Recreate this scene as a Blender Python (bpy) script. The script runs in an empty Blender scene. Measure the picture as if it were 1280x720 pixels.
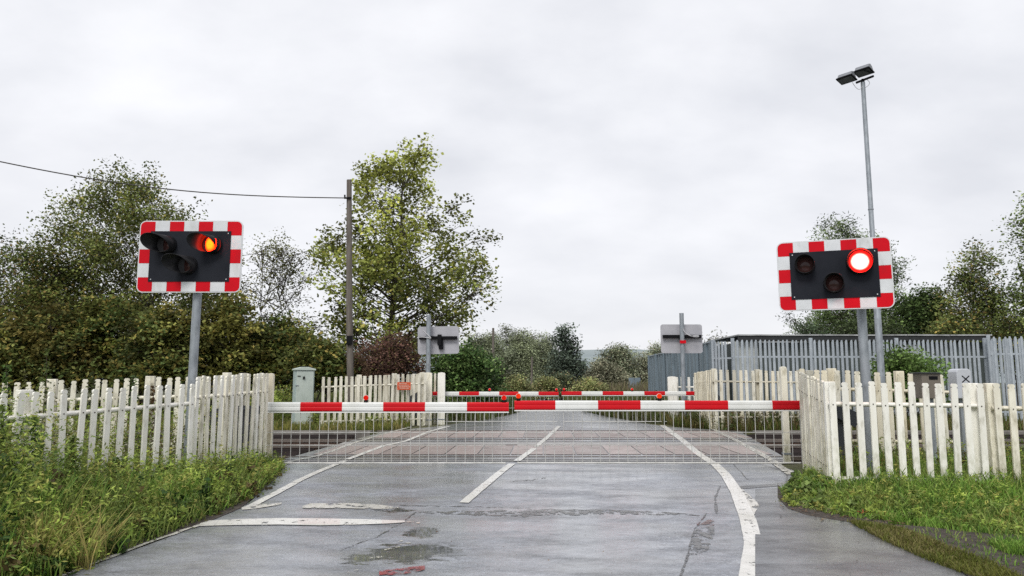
import bpy, math, random
import numpy as np
from mathutils import Vector, Matrix
random.seed(7)
C = bpy.context.scene.collection
PI = math.pi
# ------------------------------------------------------------------ camera measures
EYE = 1.6
TP = math.atan(116/930.0)
SP, CP = math.sin(TP), math.cos(TP)
def ray(px, py):
    dx = px-640.0; dy = 360.0-py
    return (dx, 930*CP-dy*SP, 930*SP+dy*CP)
def W(px, py, Y):
    d = ray(px, py); t = Y/d[1]
    return Vector((d[0]*t, Y, EYE+d[2]*t))
def sm(a, b, x):
    t = min(1, max(0, (x-a)/(b-a))); return t*t*(3-2*t)
def gz(Y):
    return 0.22*sm(4.0, 12.0, Y)
def G(px, py, dz=0.0):
    d = ray(px, py); z = 0.1
    for _ in range(12):
        t = (z+dz-EYE)/d[2]; Y = d[1]*t; z = gz(Y)
    return (d[0]*t, Y)
def Gv(px, py):
    x, y = G(px, py); return Vector((x, y, gz(y)))
# ------------------------------------------------------------------ materials
def nt(name):
    m = bpy.data.materials.new(name); m.use_nodes = True
    t = m.node_tree; t.nodes.clear()
    o = t.nodes.new('ShaderNodeOutputMaterial')
    return m, t, o
def N(t, typ, **k):
    n = t.nodes.new(typ)
    for a, b in k.items():
        if a == 'i':
            for q, v in b.items(): n.inputs[q].default_value = v
        else: setattr(n, a, b)
    return n
def c4(c): return (c[0], c[1], c[2], 1)
def mixc(t, fac, a, b, blend='MIX'):
    n = t.nodes.new('ShaderNodeMix'); n.data_type = 'RGBA'; n.blend_type = blend
    for sock, v in ((n.inputs[0], fac), (n.inputs[6], a), (n.inputs[7], b)):
        if isinstance(v, (int, float)): sock.default_value = v
        elif isinstance(v, tuple): sock.default_value = c4(v)
        else: t.links.new(v, sock)
    return n.outputs[2]
def ramp(t, src, a, b, va=0.0, vb=1.0):
    n = t.nodes.new('ShaderNodeMapRange'); n.clamp = True
    t.links.new(src, n.inputs[0])
    n.inputs[1].default_value = a; n.inputs[2].default_value = b
    n.inputs[3].default_value = va; n.inputs[4].default_value = vb
    return n.outputs[0]
def math_(t, op, a, b=None):
    n = t.nodes.new('ShaderNodeMath'); n.operation = op
    for s, v in ((n.inputs[0], a), (n.inputs[1], b)):
        if v is None: continue
        if isinstance(v, (int, float)): s.default_value = v
        else: t.links.new(v, s)
    return n.outputs[0]
def noise(t, vec, scale, detail=4, rough=.55):
    n = t.nodes.new('ShaderNodeTexNoise')
    n.inputs['Scale'].default_value = scale; n.inputs['Detail'].default_value = detail; n.inputs['Roughness'].default_value = rough
    t.links.new(vec, n.inputs['Vector'])
    return n.outputs['Fac']
def wpos(t, scale=(1, 1, 1), rnd=False):
    g = t.nodes.new('ShaderNodeNewGeometry')
    m = t.nodes.new('ShaderNodeMapping'); m.inputs['Scale'].default_value = scale
    t.links.new(g.outputs['Position'], m.inputs['Vector'])
    return m.outputs['Vector']
def bsdf(t, o):
    b = t.nodes.new('ShaderNodeBsdfPrincipled'); t.links.new(b.outputs[0], o.inputs[0]); return b
def bump(t, b, h, strength=.3, dist=.01):
    n = t.nodes.new('ShaderNodeBump'); n.inputs['Strength'].default_value = strength; n.inputs['Distance'].default_value = dist
    t.links.new(h, n.inputs['Height']); t.links.new(n.outputs[0], b.inputs['Normal'])
def pm(name, c1, c2=None, scale=6, rough=.6, metal=0, stretch=(1, 1, 1), lo=.35, hi=.7, bs=.15, bd=.004, dirt=None, dirt_s=3, dirt_lo=.5, dirt_hi=.72, rvar=.1, objvar=0.0, coat=0, spec=.28):
    m, t, o = nt(name); b = bsdf(t, o)
    p = wpos(t, stretch)
    f = noise(t, p, scale)
    col = mixc(t, ramp(t, f, lo, hi), c1, c2 or tuple(x*.8 for x in c1))
    if dirt:
        d = noise(t, wpos(t, (1, 1, .35)), dirt_s, 6, .65)
        col = mixc(t, ramp(t, d, dirt_lo, dirt_hi, 0, .8), col, dirt)
    if name.endswith('fence_paint'):
        sz = t.nodes.new('ShaderNodeSeparateXYZ'); t.links.new(wpos(t), sz.inputs[0])
        lowf = math_(t, 'MULTIPLY', ramp(t, sz.outputs[2], 1.0, .15, 0, 1), ramp(t, noise(t, wpos(t, (1, 1, .5)), 16, 4, .7), .42, .62, 0, .75))
        col = mixc(t, lowf, col, (.30, .31, .17))
    if objvar:
        oi = t.nodes.new('ShaderNodeObjectInfo')
        v = ramp(t, oi.outputs['Random'], 0, 1, 1-objvar, 1+objvar*.3)
        cmb = t.nodes.new('ShaderNodeCombineColor')
        for k in range(3): t.links.new(v, cmb.inputs[k])
        col = mixc(t, 1.0, col, cmb.outputs[0], 'MULTIPLY')
    t.links.new(col, b.inputs['Base Color'])
    t.links.new(ramp(t, f, .3, .7, rough-rvar, rough+rvar), b.inputs['Roughness'])
    b.inputs['Metallic'].default_value = metal
    b.inputs['Coat Weight'].default_value = coat; b.inputs['Specular IOR Level'].default_value = spec
    if bs: bump(t, b, noise(t, p, scale*6), bs, bd)
    return m
def leafmat(name, rough=.55, trans=.3):
    m, t, o = nt(name); b = t.nodes.new('ShaderNodeBsdfPrincipled')
    a = t.nodes.new('ShaderNodeVertexColor'); a.layer_name = 'Col'
    t.links.new(a.outputs[0], b.inputs['Base Color']); b.inputs['Roughness'].default_value = rough
    b.inputs['Specular IOR Level'].default_value = .12
    tr = t.nodes.new('ShaderNodeBsdfTranslucent'); t.links.new(a.outputs[0], tr.inputs[0])
    mx = t.nodes.new('ShaderNodeMixShader'); mx.inputs[0].default_value = trans
    t.links.new(b.outputs[0], mx.inputs[1]); t.links.new(tr.outputs[0], mx.inputs[2]); t.links.new(mx.outputs[0], o.inputs[0])
    return m
def paintmat(name, col, dirt, lo=.5, hi=.6, scale=9, under=(.06, .06, .065)):
    # worn road paint: asphalt shows through
    m, t, o = nt(name); b = bsdf(t, o)
    p = wpos(t, (1, 1, 1))
    f = noise(t, p, scale, 8, .7)
    g = noise(t, p, 2.2, 3)
    col1 = mixc(t, ramp(t, g, .35, .7), col, dirt)
    fine = noise(t, p, 60, 3, .6)
    w = ramp(t, math_(t, 'ADD', f, math_(t, 'MULTIPLY', fine, .25)), lo+.12, hi+.12)
    crk = t.nodes.new('ShaderNodeTexVoronoi'); crk.feature = 'DISTANCE_TO_EDGE'; crk.inputs['Scale'].default_value = 5; t.links.new(p, crk.inputs['Vector'])
    col1 = mixc(t, ramp(t, fine, .60, .72, 0, .6), col1, tuple(x*.35 for x in col))
    col1 = mixc(t, ramp(t, crk.outputs['Distance'], .02, .0, 0, .45), col1, (.12, .12, .115))
    t.links.new(col1, b.inputs['Base Color'])
    b.inputs['Roughness'].default_value = .42; b.inputs['Coat Weight'].default_value = .3
    bump(t, b, fine, .3, .004)
    tr = t.nodes.new('ShaderNodeBsdfTransparent'); mx = t.nodes.new('ShaderNodeMixShader')
    t.links.new(w, mx.inputs[0]); t.links.new(b.outputs[0], mx.inputs[1]); t.links.new(tr.outputs[0], mx.inputs[2]); t.links.new(mx.outputs[0], o.inputs[0])
    return m
M = {}
M['white_fence'] = pm('cream_fence_paint', (.86, .83, .72), (.76, .72, .59), 5, .5, stretch=(3, 3, .7), dirt=(.30, .27, .17), dirt_s=11, dirt_lo=.50, dirt_hi=.72, objvar=.16)
M['white_fence_clean'] = pm('white_fence_paint', (.88, .87, .81), (.80, .78, .70), 5, .45, stretch=(3, 3, .7), dirt=(.36, .34, .25), dirt_s=10, dirt_lo=.55, dirt_hi=.76, objvar=.10)
M['old_fence'] = pm('stained_fence_paint', (.80, .75, .61), (.70, .64, .49), 4, .6, stretch=(3, 3, .6), dirt=(.34, .28, .16), dirt_s=9, dirt_lo=.52, dirt_hi=.76, objvar=.2)
M['far_fence'] = pm('far_fence_paint', (.68, .65, .55), (.56, .52, .41), 4, .55, stretch=(3, 3, .6), dirt=(.27, .22, .13), dirt_s=8, dirt_lo=.52, dirt_hi=.72, objvar=.22)
M['bolt'] = pm('bolt_rust', (.08, .06, .05), bs=0)
M['galv'] = pm('galvanised_steel', (.34, .37, .40), (.22, .245, .27), 9, .5, .35, stretch=(1, 1, .4), dirt=(.16, .17, .17), dirt_s=14, dirt_lo=.55)
M['galv_light'] = pm('palisade_steel', (.44, .48, .52), (.34, .38, .42), 5, .55, .15, objvar=.15)
M['red_sign'] = pm('red_reflective', (.60, .004, .014), (.54, .003, .012), 5, .5, bs=0, spec=.12, dirt=(.30, .02, .025), dirt_s=7, dirt_lo=.58, dirt_hi=.85)
M['white_sign'] = pm('white_reflective', (.68, .70, .72), (.60, .62, .64), 5, .35, bs=0, dirt=(.40, .40, .38), dirt_s=7, dirt_lo=.55, dirt_hi=.82)
M['dark_board'] = pm('charcoal_board', (.017, .019, .026), (.012, .014, .02), 4, .6, bs=.05, spec=.12)
M['hood'] = pm('black_hood', (.012, .012, .014), (.02, .02, .022), 7, .35, bs=0, spec=.2)
M['lens_off'] = pm('unlit_lens', (.07, .03, .028), (.045, .022, .02), 20, .12, bs=.2, bd=.002)
M['board_back'] = pm('board_back', (.42, .42, .45), (.36, .36, .39), 4, .5, .1)
M['boom_red'] = pm('boom_red', (.58, .006, .012), (.48, .005, .012), 3, .4, bs=0, spec=.2, dirt=(.36, .02, .025), dirt_s=4, dirt_lo=.6, dirt_hi=.9)
M['boom_white'] = pm('boom_white', (.74, .75, .73), (.66, .67, .64), 3, .3, bs=0, dirt=(.5, .49, .43), dirt_s=4, dirt_lo=.55, dirt_hi=.85)
M['skirt'] = pm('skirt_alloy', (.58, .575, .55), (.42, .415, .39), 8, .45, .0, bs=0)
M['black'] = pm('black_plastic', (.008, .008, .01), bs=0, rough=.7, spec=.1)
M['machine'] = pm('machine_grey', (.055, .06, .068), (.04, .043, .05), 3, .5)
M['cab_green'] = pm('pale_green_cabinet', (.50, .56, .51), (.42, .48, .44), 3, .5, dirt=(.25, .27, .2), dirt_s=6, dirt_lo=.58)
M['cab_side'] = pm('cabinet_side', (.40, .48, .46), (.34, .41, .40), 3, .5, dirt=(.2, .24, .2), dirt_s=6, dirt_lo=.55)
M['cab_brown'] = pm('brown_cabinet', (.17, .15, .125), (.13, .115, .095), 4, .5)
M['cab_white'] = pm('pale_grey_cabinet', (.50, .52, .56), (.44, .46, .50), 4, .45)
M['sign_orange'] = pm('orange_sign', (.62, .10, .035), (.52, .09, .04), 6, .5, bs=0)
M['sign_txt'] = pm('sign_lettering', (.70, .50, .40), bs=0)
M['steel_blue'] = pm('blue_grey_sheet', (.20, .25, .29), (.165, .21, .245), 2, .5, .1, stretch=(1, 1, .3), dirt=(.12, .15, .17), dirt_s=2)
M['shed_wall'] = pm('shed_wall', (.075, .09, .085), (.055, .066, .062), 2, .6, stretch=(6, 6, .4))
M['shed_roof'] = pm('shed_roof', (.42, .43, .43), (.3, .31, .31), 2, .5, stretch=(1, 1, 1), dirt=(.1, .1, .09), dirt_s=2)
M['shed_dark'] = pm('shed_fascia', (.03, .032, .034), bs=0)
M['shed_pale'] = pm('shed_pale_panel', (.42, .44, .42), (.34, .36, .35), 3, .6)
M['timber_dark'] = pm('guard_timber', (.04, .03, .029), (.016, .013, .013), 6, .75, spec=.08, stretch=(.4, 5, 5), objvar=.4)
M['rail_steel'] = pm('rail_steel', (.33, .30, .28), (.22, .17, .14), 8, .35, .7)
M['rust'] = pm('rail_rust', (.10, .06, .045), (.07, .045, .035), 8, .7)
M['ballast'] = pm('ballast_stone', (.05, .042, .038), (.018, .016, .015), 22, .85, bs=1, bd=.05)
M['concrete'] = pm('edge_concrete', (.20, .185, .17), (.13, .12, .11), 4, .7, dirt=(.07, .07, .05))
M['pole_wood'] = pm('pole_timber', (.17, .15, .13), (.10, .085, .075), 5, .75, stretch=(3, 3, .3), bs=.6, bd=.01)
M['bark'] = pm('bark', (.085, .072, .058), (.05, .042, .034), 5, .85, stretch=(2, 2, .5), bs=.6, bd=.03)
M['bark_pale'] = pm('birch_bark', (.36, .34, .31), (.16, .15, .13), 5, .8, stretch=(1, 1, 1.5))
M['twig'] = pm('twig', (.07, .055, .045), bs=0, rough=.8)
M['wire'] = pm('cable_sheath', (.07, .065, .06), bs=0)
M['cable_grey'] = pm('cable_grey', (.5, .5, .52), bs=0)
M['leaf'] = leafmat('leaves')
M['leaf_far'] = leafmat('leaves_far', .8, .15)
M['grass'] = leafmat('grass_blades', .5, .35)
M['glass_dark'] = pm('lamp_glass', (.06, .07, .08), bs=0, rough=.2)
M['head_grey'] = pm('lamp_housing', (.20, .21, .23), bs=0, rough=.4)

def emis(name, core, edge, r, s_core, s_edge, k=.6):
    m, t, o = nt(name)
    tc = t.nodes.new('ShaderNodeTexCoord')
    l = t.nodes.new('ShaderNodeVectorMath'); l.operation = 'LENGTH'; t.links.new(tc.outputs['Object'], l.inputs[0])
    f = ramp(t, l.outputs['Value'], r*k, r)
    n = noise(t, tc.outputs['Object'], 60, 2)
    e = t.nodes.new('ShaderNodeEmission')
    t.links.new(mixc(t, f, core, edge), e.inputs[0])
    s = ramp(t, f, 0, 1, s_core, s_edge)
    t.links.new(math_(t, 'MULTIPLY', s, ramp(t, n, .3, .7, .8, 1.2)), e.inputs[1])
    t.links.new(e.outputs[0], o.inputs[0]); return m
M['lens_white'] = emis('lit_lens_white_hot', (1, .12, .10), (1, .008, .006), .126, 14, 3.0, .80)
M['lens_amber'] = emis('lit_lens_amber', (1, .030, .0012), (1, .008, .0006), .115, 22, 14, .5)
M['lens_red'] = emis('lit_lamp_red', (1, .03, .015), (1, .02, .01), .05, 1.1, .6)
M['lens_orange'] = emis('lit_lamp_orange', (1, .16, .015), (1, .03, .01), .05, 1.3, .8)

# asphalt
def asphalt(name, base, wet=1.0, brown=0.0):
    m, t, o = nt(name); b = bsdf(t, o)
    p = wpos(t)
    big = noise(t, p, .45, 5, .6)
    mid = noise(t, wpos(t, (.6, 1.6, 1)), 2.3, 5, .6)
    agg = noise(t, p, 60, 3, .8)
    vor = t.nodes.new('ShaderNodeTexVoronoi'); vor.inputs['Scale'].default_value = 70; t.links.new(p, vor.inputs['Vector'])
    light = tuple(x*1.45+.008 for x in base); dark = tuple(x*.55 for x in base)
    mt0 = noise(t, wpos(t, (1, 2.0, 1)), 9, 6, .7)
    col = mixc(t, ramp(t, math_(t, 'ADD', math_(t, 'MULTIPLY', mid, .55), math_(t, 'MULTIPLY', mt0, .45)), .38, .62), dark, light)
    col = mixc(t, ramp(t, agg, .57, .70, 0, .8), col, tuple(min(1, x*2.6) for x in base))
    col = mixc(t, ramp(t, agg, .45, .34, 0, .75), col, tuple(x*.35 for x in base))
    col = mixc(t, ramp(t, big, .42, .62, 0, .45), col, (base[0]*.75+.01, base[1]*.72+.008, base[2]*.6+.004))
    # puddle masks: ellipses in the world, broken by noise
    def ell(cx, cy, rx, ry, soft=.25, namp=1.1):
        g = t.nodes.new('ShaderNodeMapping'); g.inputs['Location'].default_value = (-cx/rx, -cy/ry, 0); g.inputs['Scale'].default_value = (1/rx, 1/ry, 0)
        gg = t.nodes.new('ShaderNodeNewGeometry'); t.links.new(gg.outputs['Position'], g.inputs['Vector'])
        l = t.nodes.new('ShaderNodeVectorMath'); l.operation = 'LENGTH'; t.links.new(g.outputs[0], l.inputs[0])
        pn = noise(t, wpos(t, (1.5, 3.5, 1)), 3.5, 4, .6)
        v = math_(t, 'ADD', l.outputs['Value'], math_(t, 'MULTIPLY', math_(t, 'SUBTRACT', pn, .5), namp*2))
        return ramp(t, v, 1.0, 1.0-soft, 0, 1)
    mask = None
    for e in PUDDLES:
        k = ell(*e)
        mask = k if mask is None else math_(t, 'MAXIMUM', mask, k)
    damp = ramp(t, noise(t, wpos(t, (.8, 2.2, 1)), .9, 5, .6), .44, .58)
    if mask is not None:
        col = mixc(t, mask, col, tuple(x*.35 for x in base))
    t.links.new(col, b.inputs['Base Color'])
    r = ramp(t, damp, 0, 1, .44, .27)
    r = math_(t, 'ADD', r, math_(t, 'MULTIPLY', math_(t, 'SUBTRACT', agg, .5), .25))
    if mask is not None:
        inv = math_(t, 'SUBTRACT', 1.0, mask)
        r = math_(t, 'ADD', math_(t, 'MULTIPLY', r, inv), .03)
    t.links.new(r, b.inputs['Roughness'])
    b.inputs['Specular IOR Level'].default_value = .5
    b.inputs['Coat Weight'].default_value = .9*wet; b.inputs['Coat Roughness'].default_value = .23; b.inputs['Coat IOR'].default_value = 1.45
    mot = noise(t, wpos(t, (1, 1.8, 1)), 7, 7, .72)
    wetm = math_(t, 'ADD', math_(t, 'MULTIPLY', damp, .55), math_(t, 'MULTIPLY', ramp(t, mot, .38, .62), .45))
    t.links.new(math_(t, 'MULTIPLY', wetm, 1.25*wet), b.inputs['Coat Weight'])
    h = math_(t, 'ADD', math_(t, 'MULTIPLY', agg, .6), vor.outputs['Distance'])
    if mask is not None: h = math_(t, 'MULTIPLY', h, math_(t, 'SUBTRACT', 1.0, mask))
    bump(t, b, h, .3, .004)
    return m
PUDDLES = []
def pud(px0, px1, py, rpy, **k):
    x0, y0 = G(px0, py); x1, _ = G(px1, py); _, ya = G(px0, py-rpy); _, yb = G(px0, py+rpy)
    PUDDLES.append(((x0+x1)/2, y0, abs(x1-x0)/2, abs(ya-yb)/2, k.get('soft', .2), k.get('n', .9)))
pud(455, 578, 691, 12, n=1.1); pud(505, 548, 666, 7, n=1.2); pud(430, 480, 698, 7, n=1.6); pud(470, 520, 638, 3, n=1.8)
M['asphalt'] = asphalt('wet_asphalt', (.20, .213, .24))
PP = PUDDLES; PUDDLES = []
M['asphalt_path'] = asphalt('footway_asphalt', (.095, .10, .112), .6)
M['asphalt_deck'] = asphalt('deck_asphalt', (.17, .175, .19), .9)
M['asphalt_patch'] = asphalt('patch_asphalt', (.06, .06, .065), .1)
M['panel'] = pm('crossing_panel', (.35, .29, .27), (.27, .22, .205), 3, .40, dirt=(.16, .14, .135), dirt_s=5, dirt_lo=.55, objvar=.25, bs=.4, bd=.006)
M['strip'] = pm('deck_strip', (.34, .33, .32), (.24, .235, .23), 5, .45)
M['groove'] = pm('groove_rubber', (.015, .015, .015), bs=0, rough=.6)
M['paint'] = paintmat('road_paint', (.70, .69, .66), (.56, .55, .51), .60, .64)
M['paint_worn'] = paintmat('road_paint_worn', (.60, .58, .53), (.46, .45, .41), .53, .57)
M['paint_ragged'] = paintmat('road_paint_ragged', (.58, .56, .50), (.46, .44, .39), .46, .49, 14)
M['paint_red'] = paintmat('road_paint_red', (.30, .03, .04), (.16, .035, .04), .47, .56, 12)
M['rough_patch'] = paintmat('rough_patch', (.085, .085, .087), (.13, .13, .125), .48, .53, 9)
M['crack'] = paintmat('crack_tar', (.05, .05, .052), (.07, .07, .068), .52, .56, 12)

def ground_mat():
    m, t, o = nt('verge_soil'); b = bsdf(t, o)
    p = wpos(t)
    f = noise(t, p, .5, 6, .6); g = noise(t, p, 5, 5, .65); h = noise(t, p, 30, 3)
    col = mixc(t, ramp(t, f, .4, .6), (.055, .075, .02), (.10, .095, .035))
    col = mixc(t, ramp(t, g, .45, .65), col, (.035, .032, .018))
    t.links.new(col, b.inputs['Base Color']); b.inputs['Roughness'].default_value = .9
    bump(t, b, math_(t, 'ADD', g, h), .8, .04); return m
M['ground'] = ground_mat()
M['moss'] = pm('mossy_grass', (.11, .115, .03), (.05, .055, .02), 9, .9, bs=1, bd=.03, dirt=(.05, .04, .03), dirt_s=4, dirt_lo=.45)
M['gravel_soil'] = pm('leaf_litter_soil', (.10, .085, .072), (.05, .043, .037), 18, .9, bs=1, bd=.02)
M['hill'] = pm('hazy_hill', (.26, .30, .30), (.22, .26, .265), .02, .9, bs=0, stretch=(1, 1, 3))  # distance haze is put into the pale bluish base colour

# ------------------------------------------------------------------ mesh builder
class MB:
    def __init__(s): s.v = []; s.f = []; s.m = []; s.sm = []
    def add(s, vs, fs, mi=0, smooth=False):
        n = len(s.v); s.v += [tuple(q) for q in vs]
        for f in fs: s.f.append([i+n for i in f]); s.m.append(mi); s.sm.append(smooth)
    def box(s, c, d, rot=None, mi=0):
        hx, hy, hz = d[0]/2, d[1]/2, d[2]/2
        vs = [Vector((a*hx, b*hy, k*hz)) for k in (-1, 1) for b in (-1, 1) for a in (-1, 1)]
        if rot is not None: vs = [rot @ q for q in vs]
        c = Vector(c); vs = [q+c for q in vs]
        s.add(vs, [(0, 2, 3, 1), (4, 5, 7, 6), (0, 1, 5, 4), (2, 6, 7, 3), (0, 4, 6, 2), (1, 3, 7, 5)], mi)
    def tube(s, pts, r, n=8, mi=0, cap=True):
        pts = [Vector(p) for p in pts]
        rs = r if isinstance(r, (list, tuple)) else [r]*len(pts)
        vs = []; ref = None
        for i, p in enumerate(pts):
            d = (pts[min(i+1, len(pts)-1)]-pts[max(i-1, 0)]).normalized()
            if ref is None:
                ref = Vector((1, 0, 0)) if abs(d.x) < .8 else Vector((0, 1, 0))
            a = (ref-d*ref.dot(d)).normalized(); ref = a; b = d.cross(a)
            for k in range(n):
                t = 2*PI*k/n; vs.append(p+(a*math.cos(t)+b*math.sin(t))*rs[i])
        fs = [(i*n+k, i*n+(k+1) % n, (i+1)*n+(k+1) % n, (i+1)*n+k) for i in range(len(pts)-1) for k in range(n)]
        s.add(vs, fs, mi, True)
        if cap:
            m = len(pts)-1
            s.add(vs[:n], [tuple(range(n-1, -1, -1))], mi); s.add(vs[m*n:], [tuple(range(n))], mi)
    def prism(s, poly, y0, y1, mi=0, fn=None):   # poly in (x,z), extruded along y
        n = len(poly)
        vs = [Vector((x, y0, z)) for x, z in poly]+[Vector((x, y1, z)) for x, z in poly]
        if fn: vs = [fn(q) for q in vs]
        s.add(vs, [tuple(range(n)), tuple(range(2*n-1, n-1, -1))]+[(i, i+n, (i+1) % n+n, (i+1) % n) for i in range(n)], mi)
    def build(s, name, mats, parent=None, loc=(0, 0, 0), rot=None, bevel=0):
        me = bpy.data.meshes.new(name)
        me.from_pydata(s.v, [], s.f); 
        for q in (mats if isinstance(mats, (list, tuple)) else [mats]): me.materials.append(M[q] if isinstance(q, str) else q)
        me.polygons.foreach_set('material_index', s.m); me.polygons.foreach_set('use_smooth', s.sm)
        me.update()
        o = bpy.data.objects.new(name, me); C.objects.link(o); o.location = loc
        if rot: o.rotation_euler = rot
        if parent: o.parent = parent
        if bevel:
            bv = o.modifiers.new('bevel', 'BEVEL'); bv.width = bevel; bv.segments = 2; bv.limit_method = 'ANGLE'
        return o
def tag(o, label=None, cat=None, group=None, kind=None):
    if label: o['label'] = label
    if cat: o['category'] = cat
    if group: o['group'] = group
    if kind: o['kind'] = kind
    return o
def thing(name, label, cat, loc=(0, 0, 0), rz=0, group=None):
    o = bpy.data.objects.new(name, None); C.objects.link(o); o.location = loc; o.rotation_euler = (0, 0, rz)
    o.empty_display_size = .2
    return tag(o, label, cat, group)
def dup(root, label=None, **k):
    r = root.copy(); C.objects.link(r)
    if label: r['label'] = label
    for ch in list(root.children):
        c = ch.copy(); C.objects.link(c); c.parent = r
        for g in ch.children:
            d = g.copy(); C.objects.link(d); d.parent = c
    return r
def structure(o): o['kind'] = 'structure'; return o

# ------------------------------------------------------------------ ground, road
def ribbon(name, pts, mat, dz=.004, parent=None, jag=0.0, struct=True, step=.12, seed=1):
    # pts: (x, y, halfwidth) along a line; the strip follows the ground
    rnd = random.Random(seed)
    P = []
    for (x0, y0, w0), (x1, y1, w1) in zip(pts, pts[1:]):
        n = max(1, int(math.hypot(x1-x0, y1-y0)/step))
        for i in range(n): t = i/n; P.append((x0+(x1-x0)*t, y0+(y1-y0)*t, w0+(w1-w0)*t))
    P.append(pts[-1])
    vs = []
    for i, (x, y, w) in enumerate(P):
        a = P[max(i-1, 0)]; b = P[min(i+1, len(P)-1)]
        dx, dy = b[0]-a[0], b[1]-a[1]; L = math.hypot(dx, dy) or 1
        nx, ny = -dy/L, dx/L
        for s in (-1, 1):
            q = w*(1+rnd.uniform(-jag, jag))
            X, Y = x+nx*s*q, y+ny*s*q
            vs.append((X, Y, gz(Y)+dz))
    mb = MB(); mb.add(vs, [(2*i, 2*i+1, 2*i+3, 2*i+2) for i in range(len(P)-1)])
    o = mb.build(name, mat, parent)
    return structure(o) if struct else o
def strips(name, rows, mat, dz=0.0, nx=1, thick=0):
    # rows: (y, xl, xr) sorted by y ; sheet on the ground
    R = []
    for (y0, a0, b0), (y1, a1, b1) in zip(rows, rows[1:]):
        n = max(1, int((y1-y0)/.3))
        for i in range(n): t = i/n; R.append((y0+(y1-y0)*t, a0+(a1-a0)*t, b0+(b1-b0)*t))
    R.append(rows[-1])
    mb = MB(); vs = [(a, y, gz(y)+dz) for y, a, b in R]+[(b, y, gz(y)+dz) for y, a, b in R]; n = len(R)
    mb.add(vs, [(i, i+n, i+n+1, i+1) for i in range(n-1)])
    if thick:
        lo = [(x, y, z-thick) for x, y, z in vs]
        for i in range(n-1):
            mb.add([vs[i], vs[i+1], lo[i+1], lo[i]], [(0, 1, 2, 3)]); mb.add([vs[i+n], vs[i+n+1], lo[i+n+1], lo[i+n]], [(3, 2, 1, 0)])
        for i, q in ((0, (0, 1, 2, 3)), (n-1, (3, 2, 1, 0))):
            mb.add([vs[i], vs[i+n], lo[i+n], lo[i]], [q])
    return structure(mb.build(name, mat))
TY0, TY1 = 12.95, 20.45
def lerp_tab(tab, y):
    for (y0, v0), (y1, v1) in zip(tab, tab[1:]):
        if y <= y1: return v0+(v1-v0)*max(0, (y-y0))/(y1-y0)
    return tab[-1][1]
# ground grid
xs = sorted(set([-2500, -1200, -600, -300, -150, -80, -50, -30, -22, -16]+[round(-12+.4*i, 2) for i in range(61)]+[16, 22, 30, 50, 80, 150, 300, 600, 1200, 2500]))
ys = sorted(set([-60, -20, -8, 0]+[round(1+.35*i, 2) for i in range(34)]+[TY0, TY0+.02, 14, 15, 16, 17, 18, 19, TY1-.02, TY1]+[round(21+.6*i, 2) for i in range(30)]+[42, 48, 56, 66, 80, 110, 160, 300, 600, 1200, 2500]))
rg = random.Random(3)
vs = []
for y in ys:
    for x in xs:
        z = gz(y)-.025
        inroad = (-4.4-.05*max(0, 12-y) < x < 4.9) if y < 25 else False
        if TY0+.01 < y < TY1-.01: z = -.16
        elif not inroad:
            z += rg.uniform(-.02, .02)
            z += .10*sm(-4.6, -6.5, x) if y < 12.5 else 0
        if y > 55: z += 0
        vs.append((x, y, z))
nx = len(xs)
mb = MB(); mb.add(vs, [(j*nx+i, j*nx+i+1, (j+1)*nx+i+1, (j+1)*nx+i) for j in range(len(ys)-1) for i in range(nx-1)], 0, False)
g = structure(mb.build('ground', 'ground'))
# ballast bed in the trench
mb = MB()
bx_ = [-40+.35*i for i in range(230)]; by_ = [TY0+.03+(TY1-TY0-.06)*j/24 for j in range(25)]
vs = [(x, y, -.10+rg.uniform(-.035, .035)) for y in by_ for x in bx_]
mb.add(vs, [(j*230+i, j*230+i+1, (j+1)*230+i+1, (j+1)*230+i) for j in range(24) for i in range(229)])
structure(mb.build('ballast', 'ballast'))
# road edges (world) from measured pixels
eL = [G(-40, 762), G(75, 722), G(160, 690), G(250, 657), G(312, 628), G(335, 606), G(352, 590), G(345, 580)]
eL = [(-4.15, 3.0)] + eL[1:]
eR = [(7.2, 3.0), G(1300, 752), G(1180, 705), G(1110, 672), G(1065, 652), G(1000, 640), G(980, 620), G(985, 600), G(998, 590)]
tabL = [(y, x) for x, y in sorted(eL, key=lambda q: q[1])]; tabR = [(y, x) for x, y in sorted(eR, key=lambda q: q[1])]
tabL = [(y, x) for y, x in tabL]; 
rows = []
y = 1.0
while y < TY0-.02:
    rows.append((y, lerp_tab(tabL, y), min(lerp_tab(tabR, y), 7.2))); y += .25
rows.append((TY0-.02, tabL[-1][1], 4.75))
strips('road', rows, 'asphalt', 0)
eYs = [TY0-.02, TY1+.02]
dl0 = G(342, 577)[0]; dl1 = G(480, 539)[0]; dr0 = 4.80; dr1 = G(925, 541)[0]+.1
strips('crossing_deck', [(eYs[0], dl0, dr0), (eYs[1], dl1, dr1)], 'asphalt_deck', 0, thick=.34)
def dedge(y):
    t = (y-eYs[0])/(eYs[1]-eYs[0]); return dl0+(dl1-dl0)*t, dr0+(dr1-dr0)*t
far = [(eYs[1], dl1-.1, dr1+.2)]
for py, a, b in ((533, 545, 830), (529, 575, 805), (524, 610, 778), (519, 636, 750), (514, 652, 730), (508, 662, 716), (503, 668, 706), (500, 671, 701)):
    x0, y0 = G(a, py); x1, _ = G(b, py); far.append((y0, x0, x1))
far.append((75, far[-1][1]+1.2, far[-1][2]+1.2)); far.append((140, 1.5, 5.5))
strips('far_road', far, 'asphalt_deck', .0)
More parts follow.
